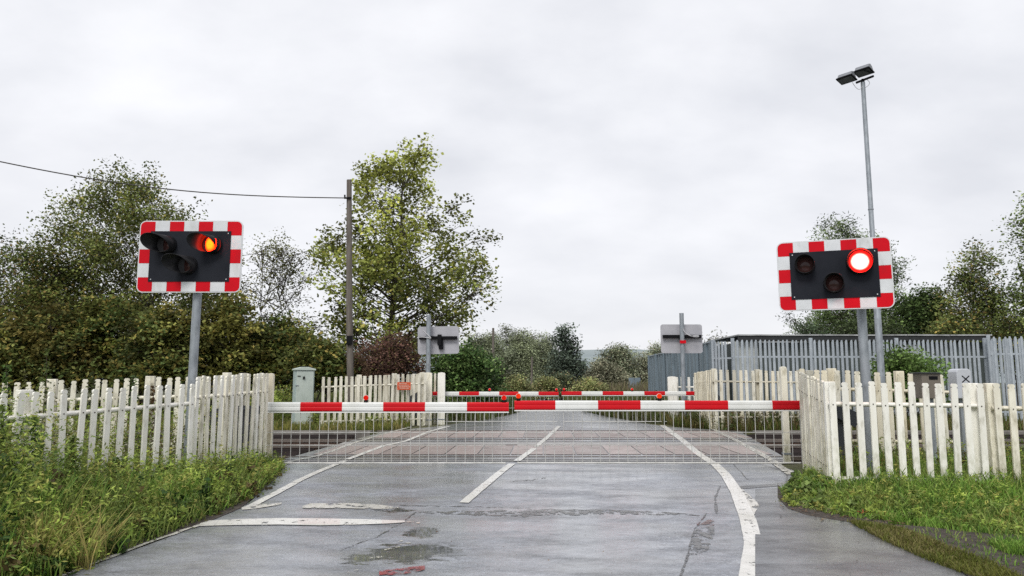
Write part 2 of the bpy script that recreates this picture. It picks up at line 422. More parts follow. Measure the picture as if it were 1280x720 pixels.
# deck furniture: pink panels, rails flush in grooves
def Yr(py): return G(640, py)[1]
deck = tag(bpy.data.objects.new('level_crossing_surface', None), 'pinkish rubber crossing panels and flush rails between the two pairs of barriers', 'crossing surface'); C.objects.link(deck); deck.location = (0, 16, .22)
rp = random.Random(11)
for ya, yb in ((Yr(568.5), Yr(557)), (Yr(547.5), Yr(539))):
    x = dedge(ya)[0]+.25
    while x < dedge(ya)[1]-.5:
        w = .62; mb = MB(); k = .04*(yb-ya)
        x0, x1 = x+.012, x+w-.012
        mb.add([(x0, ya, .228), (x1, ya, .228), (x1+k, yb, .228), (x0+k, yb, .228)], [(0, 1, 2, 3)])
        for v in range(4): pass
        o = mb.build('crossing_panel', 'panel', deck); o.location = (0, -16, -.22); x += w
for ya, yb, mt in ((Yr(556.5), Yr(552.5), 'strip'), (Yr(577), Yr(574.5), 'strip')):
    a, b = dedge(ya); mb = MB(); mb.add([(a+.05, ya, .2255), (b-.05, ya, .2255), (b-.05, yb, .2255), (a+.05, yb, .2255)], [(0, 1, 2, 3)])
    mb.build('filler_strip', mt, deck, (0, -16, -.22))
RY = [13.62, 15.95, 17.62, 19.95]
RY = [Yr(571), Yr(556.2), Yr(549.5), Yr(538.3)]
for ry in RY+[Yr(575.3), Yr(552.6)]:
    a, b = dedge(ry); mb = MB()
    mb.add([(a, ry-.06, .2265), (b, ry-.06, .2265), (b, ry+.07, .2265), (a, ry+.07, .2265)], [(0, 1, 2, 3)])
    mb.build('flange_groove', 'groove', deck, (0, -16, -.22))
# rails (things)
def railpair(label, ya, yb):
    t = thing('railway_track', label, 'railway track', (0, (ya+yb)/2, 0))
    for ry in (ya, yb):
        mb = MB()
        # above ballast: left and right runs and the flush part through the deck
        mb.box((0, ry+.0, .195), (90, .07, .07)); mb.box((0, ry, .09), (90, .022, .15), mi=1); mb.box((0, ry, .01), (90, .13, .022), mi=1)
        mb.build('rail', ['rail_steel', 'rust'], t, (0, -(ya+yb)/2, 0))
    sl = None
    for i in range(-28, 29):
        x = i*.65
        if -4.2 < x < 4.6: continue
        if sl is None:
            mb = MB(); mb.box((0, 0, -.045), (.26, (yb-ya)+1.0, .10)); sl = mb.build('sleeper', 'concrete', t, (x, 0, 0), bevel=.01)
        else:
            s = sl.copy(); C.objects.link(s); s.location = (x, 0, 0); s.parent = t
railpair('nearer railway track running left to right just past the near barriers', RY[0], RY[1])
railpair('farther railway track running left to right in front of the far barriers', RY[2], RY[3])
# trespass guards: dark ribbed timber either side of the deck
def guard(x0, x1, y0, y1, label, hz=.10):
    t = thing('trespass_guard', label, 'trespass guard', ((x0+x1)/2, (y0+y1)/2, 0), group='ribbed timber guards beside the crossing')
    n = max(3, int(round((y1-y0)/.21)))
    for i in range(n):
        yy = (i+.5)*(y1-y0)/n-(y1-y0)/2
        mb = MB(); L = (x1-x0)
        mb.prism([(-.07, -.05), (.07, -.05), (.02, .09), (-.02, .09)], -L/2, L/2, fn=lambda q: Vector((q.y, q.x+yy, q.z+hz-.03)))
        mb.build('timber_slat', 'timber_dark', t)
    mb = MB()
    for xx in (-(x1-x0)/2+.1, 0, (x1-x0)/2-.1): mb.box((xx, 0, -.03), (.1, (y1-y0)-.02, .06))
    mb.build('bearer', 'timber_dark', t)
sd = [(-10.5, dl0-.12, 'left', -1), (dr0+.5, 12.0, 'right', 1)]
for x0, x1, s, q in sd:
    guard(x0, x1, RY[0]+.12, RY[1]-.12, f'dark ribbed timber guard between the near rails, {s} of the crossing')
    guard(x0, x1 if q < 0 else x1+2, RY[2]+.12, RY[3]-.12, f'dark ribbed timber guard between the far rails, {s} of the crossing')
# concrete edges
for nm, yy, lb in (('track_edge', TY1+.18, 'far'), ):
    for (x0, x1, s) in ((-30, dl1-.3, 'left'), (dr1+.4, 30, 'right')):
        mb = MB(); mb.box(((x0+x1)/2, yy, .12), (x1-x0, .38, .26)); structure(mb.build('trackside_kerb', 'concrete', bevel=.015))

# road markings
def pr(pts, *a, **k):
    P = []
    for px, py, w in pts:
        x, y = G(px, py); P.append((x, y, w/2))
    return P
ribbon('road_marking', pr([(937, 745, .19), (939, 720, .19), (942, 680, .17), (935, 650, .17), (921, 616, .16), (907, 594, .15), (894, 581, .15), (875, 569, .15), (851, 549, .16), (828, 532, .17)]), 'paint', .0085, jag=.02, seed=2)
ribbon('road_marking', pr([(926, 612, .05), (940, 630, .16), (941, 640, .07), (937, 652, .015)]), 'paint_worn', .0082, jag=.2, seed=3)
ribbon('road_marking', pr([(580, 629, .12), (612, 602, .12), (640, 580, .12)]), 'paint', .0085, jag=.06, seed=4)
ribbon('road_marking', pr([(646, 577, .12), (668, 561, .12)]), 'paint', .0125, jag=.06, seed=5)
ribbon('road_marking', pr([(670, 559, .11), (682, 549, .11), (699, 533, .12)]), 'paint', .0125, jag=.08, seed=6)
ribbon('road_marking', pr([(312, 634, .11), (345, 617, .11), (376, 600, .11), (432, 576, .11)]), 'paint', .0085, jag=.08, seed=7)
ribbon('road_marking', pr([(434, 575, .11), (479, 558, .11), (507, 552, .11), (536, 540, .12), (562, 533, .14)]), 'paint', .0125, jag=.08, seed=8)
ribbon('road_marking', pr([(352, 583, .10), (365, 577, .10), (395, 571, .10), (414, 565, .10), (440, 555, .10), (479, 543, .10), (513, 534, .12)]), 'paint_worn', .0125, jag=.12, seed=9)
ribbon('road_marking', pr([(888, 535, .13), (918, 550, .13), (940, 562, .13), (962, 574, .13), (978, 586, .13), (990, 594, .16)]), 'paint_worn', .0125, jag=.12, seed=10)
ribbon('road_marking', pr([(905, 541, .06), (935, 550, .06)]), 'paint_worn', .013, jag=.2, seed=11)
ribbon('road_marking', pr([(75, 721, .045), (160, 689, .05), (205, 672, .055), (252, 656, .06)]), 'paint_worn', .0085, jag=.5, seed=12)
def hband(name, pxs, mat, dz, seed, jag=.0):
    rnd = random.Random(seed); top = []; bot = []
    for px, a, b in pxs:
        top.append(G(px, a)); bot.append(G(px, b))
    mb = MB(); vs = [(x, y, gz(y)+dz) for x, y in top+bot]; n = len(top)
    mb.add(vs, [(i, i+1, i+1+n, i+n) for i in range(n-1)]); return structure(mb.build(name, mat))
hband('stop_line', [(250, 655, 658.5), (262, 651.5, 658), (300, 649.5, 657), (350, 648.5, 656.5), (400, 648.8, 657.5), (450, 649.8, 656.5), (490, 651, 655), (506, 651.6, 653.6)], 'paint', .0080, 1)
hband('stop_line', [(506, 652, 654.5), (525, 653.2, 655.2)], 'paint_ragged', .0084, 1)
hband('road_marking', [(378, 633.5, 636), (388, 630, 636), (430, 629.5, 636), (470, 631, 637), (498, 634.8, 636.5)], 'paint_worn', .0080, 1)
hband('road_marking', [(302, 635, 638), (315, 631, 637), (335, 630.5, 634), (352, 629, 631)], 'paint_worn', .0078, 1)
for k, (a, b, y0, y1) in enumerate(((479, 500, 684, 689), (497, 513, 672, 679), (462, 483, 695, 699), (500, 513, 679, 682), (432, 448, 713, 717), (872, 880, 574, 578), (884, 893, 577, 582))):
    hband('paint_remnant', [(a, y1-.6, y1), ((a+b)/2, (y0+y1)/2-1, (y0+y1)/2+1.4), (b, y0, y0+.8)], 'paint_ragged', .0079, k)
hband('red_paint_mark', [(474, 714.5, 720), (495, 712, 719.5), (515, 709.5, 717), (531, 707.5, 713)], 'paint_red', .0079, 1)
# patches and joints in the asphalt
hband('asphalt_patch', [(860, 684, 694), (868, 664, 694), (876, 655, 692), (885, 650, 688), (893, 648, 668)], 'rough_patch', .004, 1)
def crack(pts, seed, w=.02):
    rnd = random.Random(seed); P = []
    for (a, b), (c, d) in zip(pts, pts[1:]):
        for i in range(10):
            t = i/10; x, y = G(a+(c-a)*t, b+(d-b)*t+rnd.uniform(-.7, .7)); P.append((x, y, w*rnd.uniform(.15, 1)))
    ribbon('asphalt_joint', P, 'crack', .0045, seed=seed, step=1)
crack([(500, 632), (600, 634), (680, 637), (760, 638), (840, 641), (880, 645)], 1, .018)
crack([(884, 641), (868, 662), (858, 700), (850, 722)], 2, .014)
ribbon('damp_patch', [(*G(520, 641), .05), (*G(640, 642), .16), (*G(760, 640), .10), (*G(850, 643), .05)], 'rough_patch', .0040, jag=.3, seed=31)
crack([(900, 608), (894, 622), (896, 645)], 3, .022)
crack([(640, 602), (665, 600), (684, 597)], 6, .02)
crack([(545, 600), (560, 592), (600, 588)], 7, .006)
crack([(912, 575), (935, 600), (1000, 606)], 4, .008)
crack([(520, 640), (500, 655), (470, 672), (420, 690)], 5, .012)
hband('footway_patch', [(893, 578, 578.6), (915, 578, 612), (945, 578, 610), (985, 590, 607)], 'asphalt_path', .0042, 1)
hband('footway_patch', [(944, 612, 760), (975, 610, 760), (1010, 641, 760), (1075, 655, 760), (1150, 690, 760), (1215, 718, 760)], 'asphalt_path', .0042, 1)
# path at the lower right, moss strip
hband('path', [(1120, 657, 668), (1160, 660, 690), (1200, 665, 715), (1245, 668, 745), (1300, 672, 760), (1400, 680, 780)], 'gravel_soil', .012, 1)
hband('moss_strip', [(1065, 650, 655), (1100, 655, 672), (1125, 660, 684), (1165, 672, 700), (1215, 700, 722), (1290, 735, 760)], 'moss', .016, 1)
hband('leaf_litter', [(70, 710, 725), (150, 675, 693), (200, 655, 673), (250, 640, 657), (300, 620, 636), (330, 596, 612), (350, 583, 594)], 'gravel_soil', .006, 1)
hband('leaf_litter', [(972, 606, 622), (985, 618, 636), (1010, 632, 645), (1060, 638, 653), (1110, 648, 662)], 'gravel_soil', .006, 1)
# hills far away
mb = MB(); hr = random.Random(5); n = 90; vs = []
for row, (Yh, k) in enumerate(((520, 0), (700, .6), (900, 1.0), (1300, .8))):
    for i in range(n):
        x = -900+i*24
        h = 37+4*math.sin(i*.21+1)+5*math.sin(i*.47)+hr.uniform(-.6, .9)
        vs.append((x, Yh, .2+k*h))
mb.add(vs, [(j*n+i, j*n+i+1, (j+1)*n+i+1, (j+1)*n+i) for j in range(3) for i in range(n-1)], 0, True)
structure(mb.build('hills', 'hill'))

# ------------------------------------------------------------------ picket fences
def picket_poly(w, h, style=0, rnd=random):
    a = w/2
    if style == 1:   # plain cut
        return [(-a, 0), (a, 0), (a, h-.01), (a*.6, h), (-a*.6, h), (-a, h-.01)]
    t = h-.055
    return [(-a, 0), (a, 0), (a, t-.012), (a*.72, t-.004), (a*.72, t+.006), (a*.98, t+.016), (a*.98, t+.038), (a*.55, h), (-a*.55, h), (-a*.98, t+.038), (-a*.98, t+.016), (-a*.72, t+.006), (-a*.72, t-.004), (-a, t-.012)]
def fence(label, p0, p1, n, top0, top1, bot0, bot1, mat, w=.075, posts=(), rails=(.28, .82), postw=.14, post_top=.03, seed=1, jz=.012, lean=.012, missing=(), side=1, mats=None, group=None, th=.028):
    rnd = random.Random(seed)
    p0 = Vector((p0[0], p0[1], 0)); p1 = Vector((p1[0], p1[1], 0)); d = p1-p0; L = d.length
    ang = math.atan2(d.y, d.x)
    t = thing('picket_fence', label, 'fence', (p0.x, p0.y, bot0), ang, group)
    for i in range(n):
        if i in missing: continue
        s = i/(n-1); h = (top0+(top1-top0)*s)-(bot0+(bot1-bot0)*s)+rnd.uniform(-jz, jz)
        ww = w*rnd.uniform(.93, 1.07)
        mb = MB(); mb.prism(picket_poly(ww, h), -th/2, th/2)
        for rz_ in rails: mb.box((0, -side*(th/2+.004), h*rz_+.0), (.013, .008, .013), mi=1)
        mb.build('picket', [mat if not mats else rnd.choice(mats), 'bolt'], t, (L*s, -side*.035+rnd.uniform(-.004, .004), (bot1-bot0)*s), (rnd.gauss(0, lean*.6), rnd.gauss(0, lean), rnd.gauss(0, .03)))
    for rz_ in rails:
        za = (top0-bot0)*rz_; zb = (top1-bot0)*rz_+(bot1-bot0)*(1-rz_)
        mb = MB(); mb.tube([(-.05, side*.012, za), (L+.05, side*.012, zb)], .031, 4)
        mb.build('rail', mat, t)
    for pp in posts:
        s = pp; h = (top0+(top1-top0)*s)-(bot0+(bot1-bot0)*s)+post_top
        mb = MB(); mb.box((0, 0, h/2-.1), (postw, .10, h+.2)); mb.build('post', mat, t, (L*s, side*.10, (bot1-bot0)*s), (0, rnd.gauss(0, .006), 0), bevel=.008)
    return t
def ztop(px, py, Y): return W(px, py, Y).z
def X(px, Y): return W(px, 480, Y).x
# near left front, facing the road
a = (X(-20, 7.85), 7.85); b = (X(239, 10.2), 10.2)
fence('white picket fence at left half buried in weeds', a, b, 16, ztop(-20, 494, 7.85), ztop(239, 479, 10.2), gz(7.85), gz(10.2), 'white_fence_clean', posts=(.18, ), rails=(.12, .80), seed=3, lean=.009, w=.068)
# near left side run to the barrier
a = (X(246, 10.4), 10.35); b = (X(333, 12.05), 12.0)
fence('cream picket fence running from the left signal back to the left barrier', a, b, 14, ztop(246, 471, 10.35), ztop(333, 466, 12.0), gz(10.3), gz(12), 'white_fence', w=.058, posts=(.5,), rails=(.12, .80), seed=4, mats=['white_fence', 'white_fence_clean', 'white_fence'], side=1, postw=.10)
# near left rear run along the track
a = (X(-60, 11.6), 11.6); b = (X(322, 12.5), 12.55)
fence('low white picket fence behind the left signal, along the track', a, b, 30, ztop(-20, 480, 11.6), ztop(322, 468, 12.5), .2, .22, 'white_fence', posts=(.3, .62, .94), rails=(.25, .78), seed=5)
def gatepost(px, top, bot_z, Y, w, mat, label, dep=.10):
    p = W(px, top, Y)
    t = thing('fence_post', label, 'post', (p.x, Y, bot_z))
    h = p.z-bot_z; mb = MB(); mb.prism([(-w/2, -.1), (w/2, -.1), (w/2, h-.05), (w/2*.8, h-.012), (0, h), (-w/2*.8, h-.012), (-w/2, h-.05)], -dep/2, dep/2)
    mb.build('shaft', mat, t, bevel=.006)
    mb = MB(); mb.box((0, 0, h*.1), (w+.02, dep+.02, .03)); mb.build('strap', 'galv', t)
    return t
gatepost(339, 466.5, .0, 13.0, .10, 'old_fence', 'stained round-topped post at the end of the left fence behind the barrier')
gatepost(327, 466, .2, 12.75, .085, 'white_fence', 'slim cream post just left of the stained post behind the left barrier')
# near right
a = (X(1003, 12.0), 12.0); b = (X(1030, 10.2), 10.15)
fence('weathered white picket fence turning away from the camera beside the right barrier', a, b, 13, ztop(1003, 465, 12.0), ztop(1030, 476, 10.15), gz(12), gz(10.15), 'white_fence', w=.085, posts=(.03,), rails=(.2, .80), seed=6, side=1)
a = (X(1039, 10.0), 10.0); b = (X(1222, 9.75), 9.75)
fence('white picket fence in front of the right signal above green weeds', a, b, 12, ztop(1040, 477, 10), ztop(1222, 479, 9.75), gz(10), gz(9.75), 'white_fence_clean', w=.078, posts=(.0, .985), postw=.14, post_top=.0, rails=(.10, .79), seed=8, lean=.01, side=1)
a = (X(1243, 9.75), 9.75); b = (X(1400, 9.6), 9.6)
fence('cream picket fence at the right edge of the picture', a, b, 10, ztop(1243, 479, 9.75), ztop(1400, 481, 9.6), gz(9.75), gz(9.6), 'white_fence', w=.08, posts=(.0,), post_top=.0, rails=(.10, .77), seed=9)
a = (X(1002, 12.7), 12.7); b = (X(1204, 12.7), 12.7)
fence('yellowed picket fence behind the right signal along the track', a, b, 16, ztop(1003, 461, 12.7), ztop(1204, 469, 12.7), .2, .2, 'old_fence', w=.088, posts=(.2, .62, .99), rails=(.25, .80), seed=10, mats=['old_fence', 'white_fence', 'old_fence'])
gatepost(978.5, 458, .2, 13.0, .105, 'white_fence', 'tall cream post left of the right fence end, behind the barrier')
mb = MB()
# far right
a = (X(893, 21.6), 21.6); b = (X(1004, 22.0), 22.0)
fence('weathered cream picket fence on the far side of the tracks, right of the road', a, b, 15, ztop(893, 462, 21.6), ztop(1000, 464, 22), .22, .22, 'far_fence', w=.085, posts=(.02, .5, .98), rails=(.2, .80), seed=12, mats=['far_fence', 'old_fence', 'white_fence'])
a = (X(870, 24.3), 24.3); b = (X(889, 21.8), 21.8)
fence('yellowed pickets turning the far right corner beside the far barrier', a, b, 14, ztop(870, 466, 24.3), ztop(889, 463, 21.8), .22, .22, 'old_fence', w=.085, posts=(.02,), rails=(.2, .80), seed=13)
a = (X(846, 25.3), 25.3); b = (X(868, 25.2), 25.2)
fence('short white picket fence behind the far right barrier end', a, b, 4, ztop(850, 471, 25.2), ztop(868, 471, 25.2), .22, .22, 'white_fence_clean', w=.09, rails=(.25, .77), seed=14)
gatepost(840, 470.5, .2, 25.1, .30, 'white_fence_clean', 'broad white board post at the far right barrier end', .12)
# far left
a = (X(404, 22.3), 22.3); b = (X(530, 23.6), 23.6)
ff = fence('cream picket fence across the tracks, left of the road, with an orange sign', a, b, 19, ztop(404, 471.5, 22.3), ztop(530, 466.5, 23.6), .22, .22, 'white_fence', w=.085, posts=(.35, .7, .99), rails=(.12, .80), seed=15, mats=['white_fence', 'far_fence', 'white_fence'])
a = (X(440, 25.0), 25.0); b = (X(532, 25.0), 25.0)
fence('second cream picket fence just behind the far left one', a, b, 17, ztop(440, 471, 25), ztop(532, 467, 25.0), .22, .22, 'far_fence', w=.085, posts=(.99,), rails=(.25, .80), seed=16)
gatepost(535, 465.5, .2, 24.0, .27, 'white_fence', 'broad cream board post below the far left signal', .12)
gatepost(552, 465.5, .2, 24.4, .24, 'white_fence_clean', 'broad white board post at the far left barrier end', .12)
gatepost(544.0, 466.5, .2, 24.7, .07, 'far_fence', 'thin picket post between two broad white boards at far left', .06)
# orange sign
p = W(505, 482.5, 23.15)
s = thing('notice_sign', 'small orange notice with pale lettering on the far left picket fence', 'sign', p, math.atan2(1.3, 3.3)*.9)
mb = MB(); mb.box((0, 0, 0), (.42, .012, .235)); mb.build('panel', 'sign_orange', s, bevel=.003)
mb = MB(); rr = random.Random(2)
for j, (z, x0, x1) in enumerate(((.075, -.15, .06), (.025, -.17, .15), (-.025, -.16, .16), (-.07, -.13, .14))):
    x = x0
    while x < x1:
        w = rr.uniform(.018, .05); mb.box((x+w/2, -.009, z), (w, .003, .022)); x += w+.012
mb.build('lettering', 'sign_txt', s)

# ------------------------------------------------------------------ barriers
def boom_profile(h, d):
    # rounded aluminium section with a groove on each face (y,z)
    P = []
    def arc(cy, cz, r, a0, a1, n=4):
        for i in range(n+1):
            t = a0+(a1-a0)*i/n; P.append((cy+r*math.cos(t), cz+r*math.sin(t)))
    a = d/2; b = h/2; r = .03
    P.append((-a+.004, 0.0)); P.append((-a, -.014))
    arc(-a+r, -b+r, r, PI, 1.5*PI); arc(a-r, -b+r, r, 1.5*PI, 2*PI)
    P.append((a, -.018)); P.append((a-.008, 0)); P.append((a, .018))
    arc(a-r, b-r, r, 0, .5*PI); arc(-a+r, b-r, r, .5*PI, PI)
    P.append((-a, .014))
    return P
def barrier(label, xs_, Y, zb, zc, h, lamps, lens, pivot_left, zbot, spacing, hbars, machine=True, tilt=0, group='half barriers across the road', wire=.0052):
    # xs_: list of (x0,x1,'r'|'w')
    x0 = xs_[0][0]; x1 = xs_[-1][1]; px = x0 if pivot_left else x1
    t = thing('level_crossing_barrier', label, 'barrier', (px, Y, zb), group=group)
    mb = MB(); prof = boom_profile(h, .075)
    for a, b, c in xs_:
        n = len(prof); vs = [Vector((a-px, y, z+zc-zb)) for y, z in prof]+[Vector((b-px, y, z+zc-zb)) for y, z in prof]
        mi = 0 if c == 'r' else 1
        mb.add(vs, [(i, (i+1) % n, (i+1) % n+n, i+n) for i in range(n)], mi, False)
        mb.add(vs, [tuple(range(n-1, -1, -1)), tuple(range(n, 2*n))], mi)
    mb.box(((x0+x1)/2-px, 0, zc-zb-h/2-.010), (x1-x0, .05, .018), mi=1)
    mb.build('boom', ['boom_red', 'boom_white'], t)
    mb = MB(); zt = zc-h/2-.02
    x = x0+.06; k = 0; rr = random.Random(4)
    while x < x1:
        j = rr.uniform(-.012, .012)
        mb.tube([(x-px+j, .0, zt-zb), (x-px+j*.3, 0, zbot-zb)], wire, 4, cap=False); x += spacing; k += 1
    for z, r in hbars: mb.tube([(x0+.05-px, -.008, z-zb), (x1-.05-px, -.008, z-zb)], r, 5)
    mb.build('skirt', 'skirt', t)
    for lx, lens_m in zip(lamps, lens):
        mb = MB(); mb.box((0, 0, -.055), (.06, .06, .03)); mb.tube([(0, 0, -.05), (0, 0, -.02)], .028, 8)
        l = mb.build('warning_lamp', 'black', t, (lx-px, 0, zc-zb+h/2+.072))
        mb = MB()
        mb.tube([(0, .035, 0), (0, .03, 0), (0, .0, 0), (0, -.005, 0)], [.03, .042, .044, .044], 14)
        mb.build('housing', 'boom_white', l)
        mb = MB(); mb.tube([(0, -.006, 0), (0, -.03, 0), (0, -.045, 0)], [.040, .038, .016], 14); mb.build('lens', lens_m, l)
    if machine:
        mb = MB(); s = -1 if pivot_left else 1
        mb.box((s*.42, .05, .45), (.42, .55, 1.0)); mb.build('machine_cabinet', 'machine', t, bevel=.02)
        mb = MB(); mb.box((s*.22, 0, zc-zb-.05), (.42, .05, .14)); mb.box((s*.55, -.30, zc-zb-.12), (.5, .04, .22), Matrix.Rotation(s*.5, 3, 'Y')); mb.build('side_arm', 'machine', t)
    return t
YB = 12.2
def bx(px, Y): return X(px, Y)
def segs(L, Y): return [(bx(a, Y), bx(b, Y), c) for a, b, c in L]
zb0 = .22
bl = segs([(328, 377, 'w'), (377, 429, 'r'), (429, 480, 'w'), (480, 532, 'r'), (532, 584, 'w'), (584, 636, 'r')], YB)
br = segs([(643, 694, 'r'), (694, 747, 'w'), (747, 800, 'r'), (800, 855, 'w'), (855, 909, 'r'), (909, 964, 'w'), (964, 1001, 'r')], YB)
hb = [(W(640, 540.5, YB).z, .0055), (W(640, 556.5, YB).z, .0055), (W(640, 578.8, YB).z, .014)]
barrier('near left red and white barrier with its tip meeting the right one mid-road', bl, YB, zb0, W(500, 508.6, YB).z, .150, [bx(458, YB), bx(630, YB)], ['lens_red', 'lens_red'], True, W(640, 579, YB).z, .1475, hb)
barrier('near right red and white barrier ending at the right picket fence', br, YB+.02, zb0, W(800, 506.6, YB).z, .150, [bx(648, YB), bx(824, YB)], ['lens_orange', 'lens_orange'], False, W(640, 579, YB).z, .1475, hb)
YF = 24.6
fl = segs([(541, 549, 'r'), (549, 573, 'w'), (573, 599, 'r'), (599, 624, 'w'), (624, 650, 'r'), (650, 674, 'w'), (674, 698, 'r')], YF)
fl = segs([(541, 549, 'r'), (549, 574, 'w'), (574, 599, 'r'), (599, 624, 'w'), (624, 648, 'r'), (648, 673, 'w'), (673, 698, 'r')], YF)
fr = segs([(702, 727, 'r'), (727, 753, 'w'), (753, 779, 'r'), (779, 805, 'w'), (805, 831, 'r'), (831, 857, 'w'), (857, 869, 'r')], YF)
hf = [(W(640, 527, YF).z, .014), (W(640, 510, YF).z, .005)]
barrier('far left red and white barrier beyond the railway tracks', fl, YF, zb0, W(600, 492.0, YF).z, .125, [bx(612, YF), bx(695.5, YF)], ['lens_red', 'lens_red'], True, W(640, 527, YF).z, .15, hf, wire=.006)
barrier('far right red and white barrier beyond the railway tracks', fr, YF+.02, zb0, W(780, 491.7, YF).z, .125, [bx(705, YF), bx(790, YF)], ['lens_red', 'lens_red'], False, W(640, 527, YF).z, .15, hf, wire=.006)

# ------------------------------------------------------------------ signals
def rrect(w, h, r, n=5):
    P = []
    for cx, cz, a0 in ((w/2-r, h/2-r, 0), (-w/2+r, h/2-r, .5*PI), (-w/2+r, -h/2+r, PI), (w/2-r, -h/2+r, 1.5*PI)):
        for i in range(n+1):
            t = a0+.5*PI*i/n; P.append((cx+r*math.cos(t), cz+r*math.sin(t)))
    return P
def board_front(w, h):
    mb = MB(); r = .075
    mb.prism(rrect(w+.03, h+.03, r+.015), 0, .02, mi=1)   # white edged plate
    tb = .145; sb = .155; cw = w/7; ch = h/5
    F = -.003
    def cell(poly, mi): 
        mb.add([(x, F, z) for x, z in poly], [tuple(range(len(poly)))], mi)
    for sx in (-1, 1):
        for sz in (-1, 1):
            P = []
            for i in range(6):
                t = .5*PI*i/5; P.append((w/2-r+r*math.cos(t), h/2-r+r*math.sin(t)))
            P += [(w/2-cw, h/2), (w/2-cw, h/2-tb), (w/2-sb, h/2-tb), (w/2-sb, h/2-ch), (w/2, h/2-ch)]
            P = [(x*sx, z*sz) for x, z in P]
            if sx*sz < 0: P = P[::-1]
            cell(P[::-1], 0)
    for k in range(1, 6):
        for sz in (-1, 1):
            xa = -w/2+k*cw; z0, z1 = (h/2-tb, h/2) if sz > 0 else (-h/2, -h/2+tb)
            cell([(xa+.002, z0), (xa+cw-.002, z0), (xa+cw-.002, z1), (xa+.002, z1)], 1 if k % 2 else 0)
    for k in range(1, 4):
        for sx in (-1, 1):
            za = -h/2+k*ch; x0, x1 = (w/2-sb, w/2) if sx > 0 else (-w/2, -w/2+sb)
            cell([(x0, za+.002), (x1, za+.002), (x1, za+ch-.002), (x0, za+ch-.002)], 1 if k % 2 else 0)
    mb.box((0, -.005, 0), (w-2*sb, .012, h-2*tb), mi=2)
    for bx_s in (-1, 1):
        for bz_s in (-1, 1): mb.tube([(bx_s*(w/2-sb-.04), -.010, bz_s*(h/2-tb-.035)), (bx_s*(w/2-sb-.04), -.016, bz_s*(h/2-tb-.035))], .008, 8, mi=1)
    return mb
def hood(mb, r, ltop, lbot, n=32, th=.006, off=0.0):
    vo = []; 
    for k in range(n):
        t = 2*PI*k/n; s = .5+.5*math.sin(t+off); L = lbot+(ltop-lbot)*s**.8
        vo.append((r*math.cos(t), 0, r*math.sin(t), L, t))
    A = [(x, 0, z) for x, _, z, L, t in vo]; B = [(x*.97, -L, z*.97) for x, _, z, L, t in vo]
    q = (r-th)/r; Cc = [(x*q, 0, z*q) for x, _, z in A]; D = [(x*q, y, z*q) for x, y, z in B]
    mb.add(A+B+Cc+D, [(k, (k+1) % n, (k+1) % n+n, k+n) for k in range(n)]+[((k+1) % n+2*n, k+2*n, k+3*n, (k+1) % n+3*n) for k in range(n)]+[(k+n, (k+1) % n+n, (k+1) % n+3*n, k+3*n) for k in range(n)], 0, True)
def signal(label, px_post, Y, post_pts, bc, w, h, yaw, roll, lampyaw, lamps, hoodL, pr_=.062, laP=0.0):
    # post_pts: (bottom z, top z, lean x)
    p = W(px_post, 480, Y)
    t = thing('crossing_signal', label, 'traffic signal', (p.x, Y, post_pts[0]), group='red light signals beside the crossing')
    mb = MB(); H = post_pts[1]-post_pts[0]
    mb.tube([(0, 0, 0), (post_pts[2]*.5, 0, H*.5), (post_pts[2], 0, H)], [pr_*1.05, pr_, pr_], 14)
    mb.build('post', 'galv', t)
    b0 = W(bc[0], bc[1], Y-.15)-Vector((p.x, Y, post_pts[0]))
    R = (0, roll, yaw)
    bo = board_front(w, h).build('backing_board', ['red_sign', 'white_sign', 'dark_board'], t, b0, R)
    Rm = Matrix.Rotation(yaw, 3, 'Z') @ Matrix.Rotation(roll, 3, 'Y')
    for (lx, lz, lm) in lamps:
        lr = .16 if lm == 'lens_white' else .12
        mb = MB(); mb.tube([(0, .0, 0), (0, -.04, 0)], [lr+.02, lr+.015], 24)
        q = b0+Rm @ Vector((lx, -.012, lz))
        L = mb.build('lamp', 'hood', t, q, (0, roll, yaw))
        mb = MB(); hood(mb, lr+.012, hoodL[0], hoodL[1], off=hoodL[2]); 
        mb.tube([(0, .03, 0), (0, -.035, 0)], [lr+.01, lr+.012], 24, cap=False)
        hd = mb.build('hood', 'hood', L, (0, -.03, 0), (laP, 0, lampyaw-yaw))
        mb = MB(); mb.tube([(0, .0, 0), (0, -.012, 0), (0, -.02, 0)], [lr-.004, lr*.8, .01], 24)
        if lm in ('lens_white', 'lens_amber'):
            pl = bpy.data.lights.new('lamp_glow', 'POINT'); pl.energy = 14.0 if lm == 'lens_white' else 2.4; pl.color = (1, .03, .015); pl.shadow_soft_size = .05
            po = bpy.data.objects.new('lamp_glow', pl); C.objects.link(po); po.parent = L; po.location = Matrix.Rotation(lampyaw-yaw, 3, 'Z') @ Vector((0, -.17, 0))
        mb.build('lens', lm, L, (0, -.075 if lm == 'lens_amber' else -.045, 0), (laP, 0, lampyaw-yaw))
    mb = MB(); mb.box((b0.x*.5, -.05, b0.z+.12), (.5, .06, .06)); mb.box((b0.x*.5, -.05, b0.z-.2), (.5, .06, .06)); mb.build('bracket', 'black', t)
    return t
YL = 11.0
bc = W(237.5, 320.5, YL-.15)
signal('red and white bordered signal on the left, one lamp glowing amber, hoods turned left', 239.5, YL, (gz(YL)-.05, W(240, 320, YL).z, .02), (237.5, 320.5), 1.50, 1.045, 0.0, 0.0, math.radians(-27),
       [(-.335, .17, 'lens_off'), (-.01, -.135, 'lens_off'), (.335, .17, 'lens_amber')], (.36, .04, -.95))
YRt = 10.5
